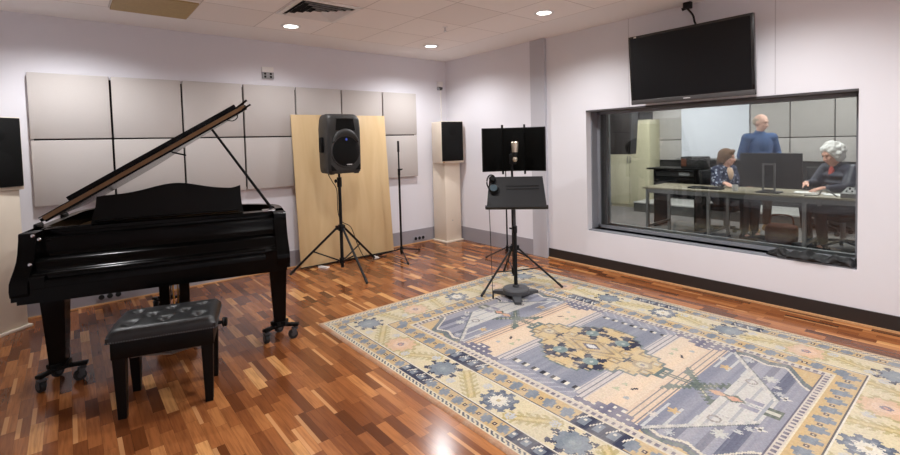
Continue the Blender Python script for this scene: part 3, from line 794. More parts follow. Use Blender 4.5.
hp = thing('headphones', 'black headphones hung on the left side of the music stand', 'headphones', (-1.36, -2.62, RUGZ), RZF)
T2 = T @ Matrix.Translation((-.205, -.012, .10))
b = B(T2); b.lathe([(.0005, 0), (.046, 0), (.048, .012), (.036, .03), (.0005, .032)], c=(0, 0, -.05), rot=RX(PI / 2), n=28); b.build('earcup', 'blackmetal', hp)
b = B(T2); b.lathe([(.018, 0), (.034, 0), (.034, .006), (.018, .006)], c=(0, -.031, -.05), rot=RX(PI / 2), n=28); b.build('ear_pad', 'dial', hp)['label'] = 'blue grey ring on the earcup'
b = B(T2); b.lathe([(.0005, 0), (.03, 0), (.034, .012), (.024, .024), (.0005, .025)], c=(-.015, -.004, .055), rot=RX(PI / 2) @ RY(.3), n=24); b.build('earcup', 'satin', hp)
b = B(T2); b.tube([(-.045, -.02, -.05), (-.062, -.03, 0), (-.055, -.03, .06), (-.03, -.03, .088), (-.0, -.025, .08), (.01, -.02, .05)], .007, 8, 5); b.build('headband', 'blackmetal', hp)
b = B(); b.tube([(-.235, -.11, .93), (-.225, -.12, .8), (-.22, -.10, .5), (-.215, -.09, .2), (-.21, -.09, .012), (-.17, -.1, .008), (-.14, -.16, .008)], .0035, 6, 5); b.cyl((-.21, -.09, .008), (-.21, -.09, .07), .009, .006, 10); b.build('cord', 'rubber', hp)

TRC = (-1.10, -2.36)
RX_ = V((math.cos(RZF), math.sin(RZF), 0)) * .02
ts = thing('filter_stand', 'black tripod stand behind the music stand holding the curved filter', 'microphone stand', (TRC[0], TRC[1], RUGZ))
tripod('f', ts, (0, 0), rel([(-1.607, -2.416), (-.865, -2.77), (-.86, -1.985)], TRC), .375, .016, 1.36, 'blackmetal', .0105, .14, .09, .013)
b = B(Matrix.Rotation(RZF, 4, 'Z')); b.box((.0, -.02, 1.27), (.05, .07, .10), bev=.006); b.cyl((.01, -.03, 1.25), (.032, -.17, 1.23), .008, n=10); b.cyl((.032, -.17, 1.225), (.032, -.17, 1.257), .012, n=10); b.build('mount_arm', 'blackmetal', ts)
rf = thing('reflection_filter', 'black three panel acoustic filter curved behind the microphone', 'acoustic filter', (TRC[0] + RX_.x, TRC[1] + RX_.y, 0), RZF)
def fpanel(c, w, a, h0, h1, name='panel'):
    T_ = Matrix.Translation((c[0], c[1], 0)) @ Matrix.Rotation(a, 4, 'Z')
    b = B(T_); b.box((0, 0, (h0 + h1) / 2), (w, .02, h1 - h0), bev=.003); p = b.build(name, 'blackmetal', rf)
    b = B(T_); b.box((0, -.016, (h0 + h1) / 2), (w - .012, .016, h1 - h0 - .012), bev=.006); b.build('felt', 'filterfoam', p)
fz0, fz1 = 1.155, 1.595
fpanel((0, .055), .225, 0, fz0, fz1)
fpanel((-.2135, .020), .215, math.radians(19), fz0 + .0, fz1 - .0)
fpanel((.2135, .020), .215, math.radians(-19), fz0 - .0, fz1 + .0)
for x in (-.111, .111):
    b = B(); b.cyl((x, .052, fz0 - .03), (x, .052, fz1 + .03), .006, n=8); b.cyl((x, .052, fz1), (x, .052, fz1 + .03), .011, n=10); b.cyl((x, .052, fz0 - .03), (x, .052, fz0), .011, n=10); b.build('hinge_rod', 'blackmetal', rf)
b = B(); b.box((0, .075, 1.3), (.06, .03, .2), bev=.004); b.build('mount_plate', 'blackmetal', rf)
mc = thing('condenser_microphone', 'silver studio condenser microphone before the black filter', 'microphone', (TRC[0] + RX_.x, TRC[1] + RX_.y, 0), RZF)
b = B(); b.lathe([(.0005, .10), (.028, .10), (.034, .094), (.035, .08), (.028, .0), (.0005, 0)], c=(.012, -.17, 1.352), n=28); b.build('head_grille', 'silver', mc)
b = B(); b.lathe([(.0005, .045), (.027, .045), (.029, .04), (.029, .004), (.027, 0), (.0005, 0)], c=(.012, -.17, 1.308), n=24); b.build('shock_ring', 'blackmetal', mc)
b = B(); b.lathe([(.0005, .052), (.017, .052), (.023, .035), (.024, .02), (.015, .004), (.0005, 0)], c=(.012, -.17, 1.257), n=24); b.build('body', 'silver', mc)

t = thing('microphone_stand', 'thin black straight stand behind the filter stand near the window wall', 'microphone stand', (-.29, -1.50, 0))
B().cyl((0, 0, .04), (0, 0, .9), .010, n=10).build('column', 'blackmetal', t); B().cyl((0, 0, .88), (0, 0, 1.4), .0065, n=10).build('inner_tube', 'blackmetal', t)
b = B(); b.cyl((0, 0, .86), (0, 0, .95), .016, n=12); b.cyl((0, 0, .92), (.03, -.03, .92), .006, n=8); b.build('clutch', 'blackmetal', t)
B().cyl((0, 0, .07), (0, 0, .14), .018, n=12).build('hub', 'blackmetal', t)
for dx, dy in ((-.27, .12), (.12, -.24), (.18, .2)):
    b = B(); b.cyl((dx * .05, dy * .05, .115), (dx, dy, .013), .0085, n=8); leg = b.build('leg', 'blackmetal', t)
    B().cyl((dx * .92, dy * .92, .02), (dx, dy, .013), .013, n=8).build('rubber_foot', 'rubber', leg)

# black folded cloth on the window sill
b = B(); rings = []
for k in range(33):
    f = k / 32; y = -4.22 - .585 * f; env = min(1, f / .12) * (1 if f < .97 else .6); hh = .018 + .05 * env * (.75 + .25 * math.sin(f * 17) + .2 * math.sin(f * 41 + 1))
    ww = .03 + .055 * env
    R = []
    for q in range(14):
        a = 2 * PI * q / 14; rr = 1 + .16 * math.sin(3 * a + f * 9) + .12 * math.sin(5 * a - f * 21)
        R.append(V((WX + .075 + .0 * f + ww * math.cos(a) * rr, y + .01 * math.sin(2 * a + 7 * f), max(WZ0 + .013, WZ0 + .012 + hh * .5 + hh * .62 * math.sin(a) * rr - .012 * f))))
    rings.append(R)
b.loft(rings); tag(b.build('folded_cloth', 'cloth', ang=70), 'crumpled black cloth lying on the window sill at its right end', 'cloth')

# ------------------------------------------------------------------ rug
def make_rug():
    W_, L_, cs = 2.5, 3.48, .008
    nx_, ny_ = int(round(W_ / cs)), int(round(L_ / cs))
    s = (np.arange(nx_) + .5) * cs; t_ = (np.arange(ny_) + .5) * cs
    S, Tt = np.meshgrid(s, t_)
    u, v = S - W_ / 2, Tt - L_ / 2
    au, av = np.abs(u), np.abs(v)
    img = np.zeros((ny_, nx_, 3))
    def lin(c): return np.array(srgb(c)[:3])
    def put(mask, c, a=1.):
        img[mask] = img[mask] * (1 - a) + lin(c) * a
    nz = rng.random((ny_, nx_))
    cream, gold, blue, navy = (236, 224, 196), (222, 192, 138), (128, 150, 178), (58, 68, 108)
    lav, peach, teal, beige = (146, 152, 184), (238, 214, 188), (108, 136, 140), (196, 180, 150)
    olive, orange, white = (200, 188, 136), (214, 158, 112), (240, 234, 220)
    put(np.ones_like(u, bool), cream)
    d = np.minimum(W_ / 2 - au, L_ / 2 - av); side = (W_ / 2 - au) < (L_ / 2 - av)
    a = np.where(side, v, u)
    # selvage and barber stripe
    put(d < .034, (226, 190, 146)); put((d < .034) & side & (u < 0), orange)
    k = (d > .04) & (d < .068); put(k & (np.mod(a + (d - .05) * 1.2, .036) < .017), (92, 104, 132))
    def guard(d0, d1, per, navys, base):
        k = (d > d0) & (d < d1); put(k, base)
        dm = (d0 + d1) / 2; ph = np.mod(a + .5 * per, per) - per / 2; dd = d - dm; idx = np.floor((a + .5 * per) / per)
        hw = (d1 - d0) / 2
        fl = (np.abs(ph) < .032) & (np.abs(dd) < hw * .52) | (np.abs(ph) < .018) & (np.abs(dd) < hw * .8)
        put(k & fl, blue)
        ph2 = np.mod(a, per) - per / 2
        put(k & (np.abs(ph2) < .013) & (np.abs(dd) < .013), (96, 74, 88)); put(k & (np.abs(ph2) < .005) & (np.abs(dd) < .005), cream)
        put(k & (np.abs(np.abs(ph2) - .024) < .006) & (np.abs(dd - .02 * np.sign(ph2)) < .012), (150, 160, 170))
        for (a0, a1, sd) in navys:
            kk = k & (a > a0) & (a < a1) & (sd(u, v))
            put(kk, navy); pp = np.mod(a, .085) - .0425
            put(kk & (np.abs(pp) < .022) & (np.abs(dd) < hw * .55), blue)
            put(kk & (np.abs(pp + .035 - (dd) * .5) < .005), white)
            put(kk & (np.abs(pp) < .007) & (np.abs(dd - .015) < .008), white)
    left = lambda u, v: (u < 0) & side; right = lambda u, v: (u > 0) & side; both = lambda u, v: side
    guard(.074, .160, .118, [(-.66, -.38, left), (.28, .64, left), (-.3, .1, right), (.5, .7, right)], gold)
    put((d > .160) & (d < .167), (96, 92, 104)); put((d > .167) & (d < .176), white)
    guard(.416, .535, .122, [(-.58, -.28, left), (.42, .72, left), (-.75, -.45, right)], gold)
    put((d > .407) & (d < .414), (112, 108, 116)); put((d > .398) & (d < .407), white)
    k = (d > .540) & (d < .592); put(k, (220, 210, 200)); put(k & (np.mod(a, .038) < .019) & (np.abs(d - .566) < .014), (136, 128, 150)); put(k & ~side & (v < 0) & (np.mod(a, .038) < .019) & (np.abs(d - .566) < .017), (96, 82, 96)); put((d > .588) & (d < .596), (118, 112, 138))
    put((d > .176) & (d < .398), (232, 218, 182))
    # ---- main border motifs
    band = (d > .177) & (d < .397)
    def putb(m_, c, a_=1.): put_(m_ & band, c, a_)
    put_ = put
    def rosette(cu, cv, kind, r=.088):
        put = putb
        x, y = u - cu, v - cv; rr = np.hypot(x, y * .92); th = np.arctan2(y, x)
        if kind == 'blue':
            lob = r * (1 + .24 * np.sign(np.sin(8 * th + .4)) * (np.abs(np.sin(8 * th + .4)) > .35)); put((rr < lob * 1.12), navy); put((rr < lob * 1.06) & (np.sin(8 * th + .4) < -.2), cream)
            put((rr < r * .82) | ((rr < r) & (np.abs(np.sin(4 * th)) > .5)), (126, 152, 180)); put((rr < r * .5), (138, 164, 184)); put((rr < r * .18), (164, 180, 190))
            put((rr > r * .98) & (rr < r * 1.12) & (nz < .35), cream)
        elif kind == 'white':
            lob = r * (1.1 + .13 * np.sign(np.sin(9 * th))); put(rr < lob, (96, 118, 156)); put((rr < r * .92) & (np.sin(9 * th) > 0), blue)
            put(rr < r * (.62 + .1 * np.sin(9 * th)), white); put((rr < r * .62) & (rr > r * .48) & (np.sin(9 * th) > .6), (150, 168, 190)); put(rr < r * .16, (206, 190, 150))
        else:
            lob = r * (1.25 + .12 * np.sign(np.sin(10 * th))); put(rr < lob * 1.12, olive); put(rr < lob * .92, (236, 198, 164)); put(rr < r * .62, (240, 206, 180)); put(rr < r * .28, (150, 140, 160)); put(rr < r * .12, (226, 170, 150))
    def leaf(cu, cv, ang, ln=.15, w=.026):
        put = putb; ca, sa = math.cos(ang), math.sin(ang)
        x = (u - cu) * ca + (v - cv) * sa; y = -(u - cu) * sa + (v - cv) * ca
        put((np.abs(x) < ln) & (np.abs(y) < w * 2.1) & (np.mod(x + np.abs(y) * .8, .045) < .024), (204, 192, 142))
        put((np.abs(x) < ln * 1.05) & (np.abs(y) < w), (202, 186, 126)); put((np.abs(x) < ln) & (np.abs(y) < w * .45), (228, 208, 156))
    def blot(cu, cv, c=(206, 208, 212), r=.03): put((np.hypot(u - cu, v - cv) < r) & (nz < .8), c)
    BU, BV = .965, 1.455
    for sg in (-1, 1):
        for cv, kd in ((-.95, 'pink'), (-.46, 'blue'), (.04, 'white'), (.53, 'blue'), (1.0, 'pink')): rosette(sg * BU, cv, kd)
        for i, cv in enumerate((-1.2, -.705, -.21, .285, .77, 1.23)):
            leaf(sg * BU, cv, (.95 if i % 2 else 2.2) if sg < 0 else (1.9 if i % 2 else 1.25)); blot(sg * (BU + .06), cv - .1); blot(sg * (BU - .06), cv + .1)
        for cu, kd in ((-.475, 'pink'), (0, 'white'), (.475, 'pink')): rosette(cu, sg * BV, kd)
        for i, cu in enumerate((-.72, -.24, .24, .72)): leaf(cu, sg * BV, 1.57 + (.25 if i % 2 else -.25)); blot(cu + .1, sg * (BV - .05))
        for s2 in (-1, 1): rosette(s2 * .94, sg * BV, 'blue')
    # ---- field
    F = (d > .596); FU, FV = .654, 1.144
    put(F, (150, 154, 182))
    tw = np.where(av < .68, FU, FU - (av - .68) / (1.07 - .68) * (FU - .16))
    hexm = F & (au < tw) & (av < 1.07)
    corner = F & ~hexm & (av > .6); put(corner, (112, 120, 160))
    put(corner & (av > 1.065), (160, 162, 186))
    for c0, w0 in ((.78, .022), (.86, .014), (.90, .026), (.985, .02)): put(corner & (np.abs(av - c0) < w0), (160, 164, 192))
    def star(cu, cv, r, c, n=8):
        x, y = u - cu, v - cv; rr = np.hypot(x, y); th = np.arctan2(y, x); put(F & (rr < r * (.78 + .28 * np.cos(n * th))), c)
    for sv in (-1, 1):
        for su in (-1, 1):
            star(su * .38, sv * .965, .042, (206, 208, 206)); star(su * .30, sv * 1.02, .024, (206, 206, 206)); star(su * .235, sv * 1.05, .026, (200, 202, 204)); star(su * .55, sv * .80, .03, (196, 200, 206))
            # wavy ribbon at the field corner
            yy = sv * v; xx = su * u
            k = F & (xx > .36) & (yy > .66); wv = .585 - .045 * np.abs(np.mod(yy * 9, 2) - 1) - np.maximum(0, yy - .98) * 1.1
            put(k & (xx > wv + .03) , (118, 124, 150)); put(k & (np.abs(xx - wv - .025) < .010), (232, 224, 208)); put(k & (np.abs(xx - wv - .062) < .012), (124, 140, 140)); put(k & (xx > wv + .085), gold)
    # hexagon interior
    put(hexm & (av < .68), peach)
    put(hexm & (av < .26), (136, 148, 184))
    st = hexm & (av >= .26) & (av < .35); put(st, (214, 206, 206)); put(st & (np.mod(av, .03) < .010), (120, 124, 152)); put(st & (av > .265) & (av < .28), (150, 156, 186))
    st = hexm & (av >= .56) & (av < .66); put(st, (236, 206, 178)); put(st & (np.mod(av, .034) < .009), (128, 128, 140))
    put(hexm & (av >= .66) & (av < .84), (140, 148, 184)); put(hexm & (av >= .84), (214, 212, 210))
    k = hexm & (av >= .66) & (au > .30) ; put(k & (np.mod(av, .075) < .018), (206, 208, 212)); 
    k = hexm & (av >= .84); put(k & (np.mod(av, .08) < .016), (176, 182, 194)); put(k & (np.mod(au, .21) < .01) & (nz < .5), (170, 176, 186))
    k = hexm & (av > .68) & (tw - au < .05); put(k, (200, 200, 200)); put(k & (tw - au > .018) & (np.mod(av, .045) < .02), (222, 218, 212)); put(hexm & (av > .68) & (tw - au < .012), (112, 126, 136))
    # stepped purple edge with dots along both long sides
    stp = .055 + .075 * (np.floor(np.maximum(0, .16 - np.abs(av - .52)) / .055) / 2.0)
    k = F & (av < .69) & (FU - au < stp) & (av > .30); put(k, (128, 124, 158)); put(k & (np.mod(au + .01, .05) < .02) & (np.mod(av, .05) < .02), white)
    k = F & (av <= .30) & (FU - au < .075); put(k, (156, 160, 188)); put(k & (np.mod(v + au, .07) < .02), (186, 188, 204))
    k = F & (av < .27) & (np.abs(au - .535) < .018); q = np.floor((v + 5) / .026).astype(int); put(k & (q % 3 == 0), (36, 40, 60)); put(k & (q % 3 == 1), white)
    # medallion, stepped outline
    qv = .5 * np.floor(av / .5 / .11 + .5) * .11; qu = .38 * np.floor(au / .38 / .13 + .5) * .13
    md_ = (qu / .385 + qv / .50); base = F & (md_ < 1.16) & (au < .385) & (av < .49)
    base |= F & (av < .50) & (au < .075)
    sh_ = lambda m, a, ax: np.roll(m, a, ax)
    er = base & sh_(base, 2, 0) & sh_(base, -2, 0) & sh_(base, 2, 1) & sh_(base, -2, 1)
    inner = er & (av < .478) | (F & (av < .475) & (au < .05))
    put(base, (118, 138, 142)); put(inner, (224, 198, 146))
    lat = np.abs(np.mod(au + av * .7, .15) - .075) + np.abs(np.mod(au - av * .7, .15) - .075)
    put(inner & (lat < .06) & (lat > .036), (170, 150, 120)); put(inner & (lat < .02), (206, 200, 186))
    put(inner & (au < .085) & (av < .17), (214, 188, 136)); put(inner & (np.abs(au / .085 + av / .17 - 1) < .12), (172, 152, 126)); put(inner & (np.abs(au / .12 + av / .24 - 1.1) < .06) & (au < .12), (190, 172, 140))
    for su in (-1, 1):
        for sv in (-1, 1):
            x, y = u - su * .205, v - sv * .12; rr = np.hypot(x, y); th = np.arctan2(y, x) + (su + 2 * sv)
            put(F & (rr < .092) & (np.sin(5 * th) > -.35) & (rr > .03), (44, 52, 90)); put(F & (rr < .118) & (np.sin(5 * th) > .55), (50, 58, 96))
            xx, yy = x * su, y * sv
            put(F & (np.abs(xx - .08) < .014) & (np.abs(yy) < .07), (50, 58, 96)); put(F & (np.abs(yy - .075) < .016) & (np.abs(xx - .02) < .05), (50, 58, 96))
            put(F & (np.hypot((xx + .01), yy) < .05), (122, 162, 166)); put(F & (np.hypot(xx + .01, yy - .01) < .014), (190, 200, 196))
        put(F & (np.hypot(u, (v - su * .37) * .8) < .052), (186, 168, 140)); put(F & (np.hypot(u, (v - su * .37) * .8) < .032), (222, 208, 176)); put(F & (np.hypot(u, (v - su * .37) * .8) < .014), (150, 142, 156))
        put(F & (np.abs(u) < .05) & (np.abs(v - su * .27) < .008), (70, 78, 104)); put(F & (np.abs(u) < .008) & (np.abs(v - su * .27) < .035), (70, 78, 104))
    put(F & (au / .05 + av / .075 < 1), (112, 104, 136)); put(F & (au / .03 + av / .05 < 1), (226, 226, 226))
    for sv in (-1, 1):
        y = v * sv
        put(F & (np.abs(y - .515) < .028) & (au < .075) , teal); put(F & (np.abs(y - .515) < .012) & (au < .045), (222, 206, 186))
        put(F & (np.abs(au - .012) < .008) & (y > .5) & (y < .9), (112, 126, 120))
        for ba in (-1, 1):                                     # green branching star
            x = u * ba; 
            put(F & (np.abs(x - (y - .71) * 1.0) < .020) & (y > .60) & (y < .84) & (x > -.02), (104, 122, 118)); put(F & (np.abs(x + (y - .72) * 1.15) < .018) & (y < .73) & (y > .575), (112, 130, 124))
            put(F & (np.abs(x - (y - .71) * 1.0) < .007) & (y > .63) & (y < .80), (214, 206, 176))
            put(F & (np.abs(x + (y - .62) * 1.1 - .10) < .014) & (y > .59) & (y < .70), (130, 142, 134)); put(F & (np.abs(x - .12) < .03) & (np.abs(y - .60) < .016), (122, 140, 136))
            star(ba * .35, sv * .73, .034, (224, 190, 130), 5); star(ba * .46, sv * .67, .028, (220, 212, 204))
            put(F & (np.abs(np.hypot(u - ba * .27, v - sv * .90) - .028) < .006), (158, 150, 152)); put(F & (np.abs(u - ba * .04) < .02) & (np.abs(y - .985) < .045), (158, 158, 186))
            star(ba * .37, sv * .41, .024, (190, 200, 164), 3); star(ba * .29, sv * .42, .018, (182, 192, 160), 3); put(F & (np.abs(x - .30) < .018) & (np.abs(y - .485 + (x - .3) * .6) < .009), (66, 64, 92)); star(ba * .42, sv * .5, .02, (186, 192, 196), 6)
        for ba in (-1, 1):
            x = u * ba; put(F & (np.abs(x - (y - .71)) < .05) & (y > .63) & (y < .84) & (x > -.02) & (np.mod(x + y, .048) < .022), (100, 118, 114)); put(F & (np.abs(x + (y - .72) * 1.15) < .042) & (y < .73) & (y > .585) & (np.mod(y - x, .044) < .02), (112, 128, 122))
        put(F & (au / .045 + np.abs(y - .90) / .062 < 1), (104, 120, 112)); put(F & (au / .028 + np.abs(y - .90) / .04 < 1), (228, 168, 138))
        put(F & (au / .03 + np.abs(y - .815) / .05 < 1), (222, 180, 150))
        put(F & (au < .05) & (np.abs(y - 1.09) < .035), (112, 124, 116)); put(F & (au < .018) & (np.abs(y - 1.085) < .03), (214, 212, 200))
        for ba in (-1, 1): star(ba * .2, sv * 1.085, .026, (226, 222, 214), 4); put(F & (np.hypot(u - ba * .2, v - sv * 1.085) < .010), (72, 64, 84))
    # age: soft fading bands across the weft, plus knot-to-knot variation
    fade = np.repeat(rng.random(ny_)[:, None], nx_, 1); kf = np.ones(9) / 9
    fade = np.apply_along_axis(lambda q: np.convolve(q, kf, 'same'), 0, fade)
    fm = np.clip((fade - .42) * 1.3, 0, .30)[..., None]
    img = img * (1 - fm) + lin((214, 208, 200)) * fm
    img *= (1 + (rng.random((ny_, nx_, 1)) - .5) * .16) * (1 + (rng.random((ny_, nx_, 3)) - .5) * .05)
    lum = img.mean(2, keepdims=True); bl = np.clip((img[..., 2:] - img[..., :1]) * 4, 0, 1) * .42 + .2
    img = (img * (1 - bl) + lum * bl) * np.array([.56, .55, .525])
    img = np.clip(img / .56, 0, 2) ** 1.2 * .66
    # mesh: cell grid, thin slab
    z = RUGZ - .001
    gx, gy = np.meshgrid(np.arange(nx_ + 1) * cs - W_ / 2, -(np.arange(ny_ + 1) * cs) + L_ / 2)
    zz = np.full_like(gx, z); zz[0, :] = zz[-1, :] = .001; zz[:, 0] = zz[:, -1] = .001
    co = np.stack([gx, gy, zz], -1).reshape(-1, 3)
    i = np.arange(ny_)[:, None] * (nx_ + 1) + np.arange(nx_)[None, :]
    q = np.stack([i, i + nx_ + 1, i + nx_ + 2, i + 1], -1).reshape(-1, 4)
    me = bpy.data.meshes.new('patterned_rug')
    me.vertices.add(len(co)); me.vertices.foreach_set('co', co.ravel().astype('f'))
    nq = len(q); me.loops.add(nq * 4); me.loops.foreach_set('vertex_index', q.ravel().astype('i'))
    me.polygons.add(nq); me.polygons.foreach_set('loop_start', (np.arange(nq) * 4).astype('i')); me.polygons.foreach_set('loop_total', np.full(nq, 4, 'i'))
    me.update(calc_edges=True)
    at = me.attributes.new('pile', 'FLOAT_COLOR', 'CORNER')
    colr = np.concatenate([np.clip(img, 0, 1), np.ones((ny_, nx_, 1))], -1).reshape(-1, 4)
    at.data.foreach_set('color', np.repeat(colr, 4, 0).ravel().astype('f'))
    me.materials.append(M['rug'])
    o = bpy.data.objects.new('patterned_rug', me); COL.objects.link(o)
    o.location = (-3.02 + W_ / 2, -1.96 - L_ / 2, 0)
    tag(o, 'large faded blue and cream oriental rug on the wood floor', 'rug')
make_rug()

# ------------------------------------------------------------------ control room furnishings
k_ = 0
ys = [-.15 - .6 * k for k in range(11)]
for r, (z0, z1, rn) in enumerate(((1.40, 2.0, 'upper'), (.99, 1.385, 'lower'))):
    for k in range(1, 9):
        y1, y0 = -.75 - .6 * (k - 1) + .0, -.75 - .6 * k
        if r == 1 and k in (2, 3): pass
        b = B(); b.box((0, 0, 0), (.04, .585, z1 - z0), bev=.004)
        o = b.build('acoustic_panel', 'panel', None, loc=(CX1 - .021, (y0 + y1) / 2, (z0 + z1) / 2))
        place = {1: 'beside the cream cupboard', 2: 'left part behind the whiteboard', 3: 'right part behind the whiteboard', 4: 'just right of the whiteboard behind the standing man',
                 5: 'second right of the whiteboard', 6: 'third right of the whiteboard', 7: 'fourth right of the whiteboard', 8: 'farthest right'}[k]
        tag(o, '%s control room wall panel, %s' % (rn, place), 'wall panel', 'control room wall panels')
t = thing('whiteboard', 'large blank whiteboard on the control room far wall', 'whiteboard', (CX1 - .045, -1.95, 1.03))
B().box2((-.02, -.595, 0), (0, .595, .99)).build('board', 'board', t, smooth=False)
B().box2((-.075, -.7, -.03), (0, .7, -.012)).build('tray', 'steel', t, smooth=False)
cp = thing('storage_cupboard', 'tall cream two door cupboard at the left of the control room', 'cupboard', (4.56, -.45, 0))
B().box2((0, -.45, 0), (.40, .42, 1.82), bev=.003).build('body', 'cupshade', cp)
for s_ in (-1, 1):
    d_ = B().box2((-.018, min(0, s_ * .44) + .004, .06), (-.001, max(0, s_ * .44) - .004, 1.80), bev=.002).build('door', 'cupboard', cp)
    B().box((-.03, s_ * .03, 1.0), (.02, .015, .14), bev=.004).build('handle', 'steel', d_)
# suspended studio monitor near the glass
sp2 = thing('hanging_loudspeaker', 'black loudspeaker seen through the left end of the window', 'loudspeaker', (.80, -2.42, 1.26), math.radians(14))
b = B(); b.loft([[V((-.13, -.17, 0)), V((.13, -.17, 0)), V((.13, .17, 0)), V((-.13, .17, 0))], [V((-.15, -.20, .56)), V((.15, -.20, .56)), V((.15, .20, .56)), V((-.15, .20, .56))]]); b.build('cabinet', 'satin', sp2, smooth=False)
B().cyl((0, 0, .56), (0, 0, H - 1.26), .02, n=12).build('ceiling_pole', 'blackmetal', sp2)

tb = thing('work_table', 'long wood topped table with steel legs behind the glass', 'table', (2.28, -3.55, 0))
B().box2((-.37, -1.36, .715), (.37, 1.42, .742), bev=.003).build('tabletop', 'tabletop', tb)
B().box2((-.345, -1.34, .66), (-.32, 1.38, .714)).build('apron', 'steel', tb, smooth=False)
B().box2((.32, -1.34, .66), (.345, 1.38, .714)).build('apron', 'steel', tb, smooth=False)
for y in (1.36, .53, -.5, -1.3):
    for x in (-.33, .33): B().box2((x - .018, y - .018, 0), (x + .018, y + .018, .714)).build('leg', 'steel', tb, smooth=False)
    B().box2((-.33, y - .012, .16), (.33, y + .012, .19)).build('stretcher', 'steel', tb, smooth=False)
TZ = .742
mn = thing('computer_monitor', 'wide black computer monitor seen from behind on the table', 'monitor', (2.1, -3.67, TZ), 0)
B().box2((-.02, -.325, .06), (.02, .325, .485), bev=.006).build('display', 'mongrey', mn)
b = B(); b.ringprism([(-.07, .02), (.07, .02), (.07, .36), (-.07, .36)], [(-.05, .04), (.05, .04), (.05, .34), (-.05, .34)], 0, .02)
for v in b.bm.verts: v.co = V((-.03 - v.co.z, v.co.x, v.co.y))
b.build('stand_neck', 'steel', mn, smooth=False)
B().box((-.02, 0, .008), (.2, .24, .016), bev=.004).build('stand_base', 'mongrey', mn)
for (x, y, rz, w, d, lab) in ((2.32, -4.02, .2, .21, .30, 'white sheets of paper under the hands of the white haired person'), (2.22, -4.27, -.06, .22, .17, 'white sheet of paper on the table right of the monitor')):
    b = B(); b.box((0, 0, .003), (w, d, .006)); tag(b.build('paper_sheet', 'paper', None, smooth=False, loc=(x, y, TZ), rotz=rz), lab, 'paper')
b = B(); b.lathe([(.0005, 0), (.032, 0), (.036, .08), (.032, .08), (.029, .01), (.0005, .01)], n=20); tag(b.build('white_cup', 'white', None, loc=(2.05, -3.30, TZ)), 'small white cup on the table left of the monitor', 'cup')
mx = thing('audio_mixer', 'grey audio mixer on the table before the white haired person', 'mixer', (2.12, -4.53, TZ), 0)
b = B(); b.prism([(-.17, 0), (.17, 0), (.17, .09), (-.17, .05)], -.16, .16, 'y'); b.build('case', 'steel', mx, smooth=False)
for i in range(6):
    b = B(); b.box((-.1, -.12 + .048 * i, .072), (.02, .012, .014)); b.build('fader', 'black', mx, smooth=False)
    b = B(); b.cyl((.06, -.12 + .048 * i, .072), (.06, -.12 + .048 * i, .094), .01, .008, 10); b.build('knob', 'black', mx)
b = B(); b.tube([(1.96, -4.34, TZ + .01), (1.95, -4.27, TZ + .07), (2.0, -4.2, TZ + .07), (2.05, -4.16, TZ + .01), (2.02, -4.1, TZ + .008), (1.96, -4.05, TZ + .008)], .008, 8, 5)
tag(b.build('audio_cable', 'steel'), 'grey cable curled at the front edge of the table', 'cable')
kb = thing('keyboard', 'black keyboard on the table before the seated woman', 'keyboard', (2.12, -2.92, TZ), 0)
B().box((0, 0, .012), (.15, .42, .02), bev=.005).build('case', 'plastic', kb)
for i in range(4):
    B().box((-.05 + .033 * i, 0, .024), (.024, .39, .006)).build('key_row', 'satin', kb, smooth=False)

# rack of equipment at the left
rk = thing('equipment_rack', 'low black equipment rack with flat top left of the seated woman', 'rack', (3.05, -2.15, 0))
B().box2((-.25, -.46, .935), (.25, .42, .96), bev=.003).build('top', 'satin', rk)
for y in (-.33, .30): B().box2((-.22, y - .012, 0), (.22, y + .012, .935)).build('side_panel', 'satin', rk, smooth=False)
B().box2((-.2, -.33, .5), (.2, .30, .52)).build('shelf', 'satin', rk, smooth=False)
for i, z in enumerate((.55, .65, .74, .83)):
    B().box2((-.21, -.31, z), (.18, .28, z + .075), bev=.003).build('rack_unit', 'plastic' if i % 2 else 'grille', rk)
B().box2((-.215, -.25, .85), (-.205, -.09, .90)).build('display_strip', 'framelight', rk, smooth=False)
pr = thing('desktop_printer', 'small black boxy unit on top of the equipment rack', 'printer', (3.05, -2.40, .96))
B().box2((-.13, -.17, 0), (.13, .17, .18), bev=.012).build('body', 'plastic', pr)
B().box2((-.135, .08, .03), (-.125, .16, .15), bev=.003).build('front_panel', 'brownbag', pr)
b = B(); b.box((0, 0, 0), (.01, .21, .30)); tag(b.build('paper_sheet', 'paper', None, smooth=False, loc=(2.80, -2.40, .30)), 'white board standing on edge under the rack', 'paper') if False else b.bm.free()

# office chairs
def office_chair(x, y, rz, label):
    t = thing('office_chair', label, 'chair', (x, y, 0), rz, 'black office chairs in the control room')
    B().box((0, 0, .41), (.46, .46, .07), bev=.025, seg=3).build('seat', 'cloth', t)
    B(Matrix.Translation((-.24, 0, .74)) @ Matrix.Rotation(-.12, 4, 'Y')).box((0, 0, 0), (.05, .42, .42), bev=.022, seg=3).build('backrest', 'cloth', t)
    B().tube([(-.05, 0, .365), (-.27, 0, .375), (-.285, 0, .62)], .016).build('back_bracket', 'blackmetal', t)
    B().cyl((0, 0, .11), (0, 0, .38), .025, n=14).build('gas_lift', 'steel', t)
    for k in range(5):
        a = 2 * PI * k / 5 + .3; c, s_ = math.cos(a), math.sin(a)
        b = B(); b.cyl((0, 0, .115), (.27 * c, .27 * s_, .085), .02, .014, 10); leg = b.build('leg', 'blackmetal', t)
        b = B(); b.cyl((.27 * c - .02 * s_, .27 * s_ + .02 * c, .03), (.27 * c + .02 * s_, .27 * s_ - .02 * c, .03), .03, n=14); b.cyl((.27 * c, .27 * s_, .05), (.27 * c, .27 * s_, .09), .009, n=8); b.build('caster', 'rubber', leg)
    return t
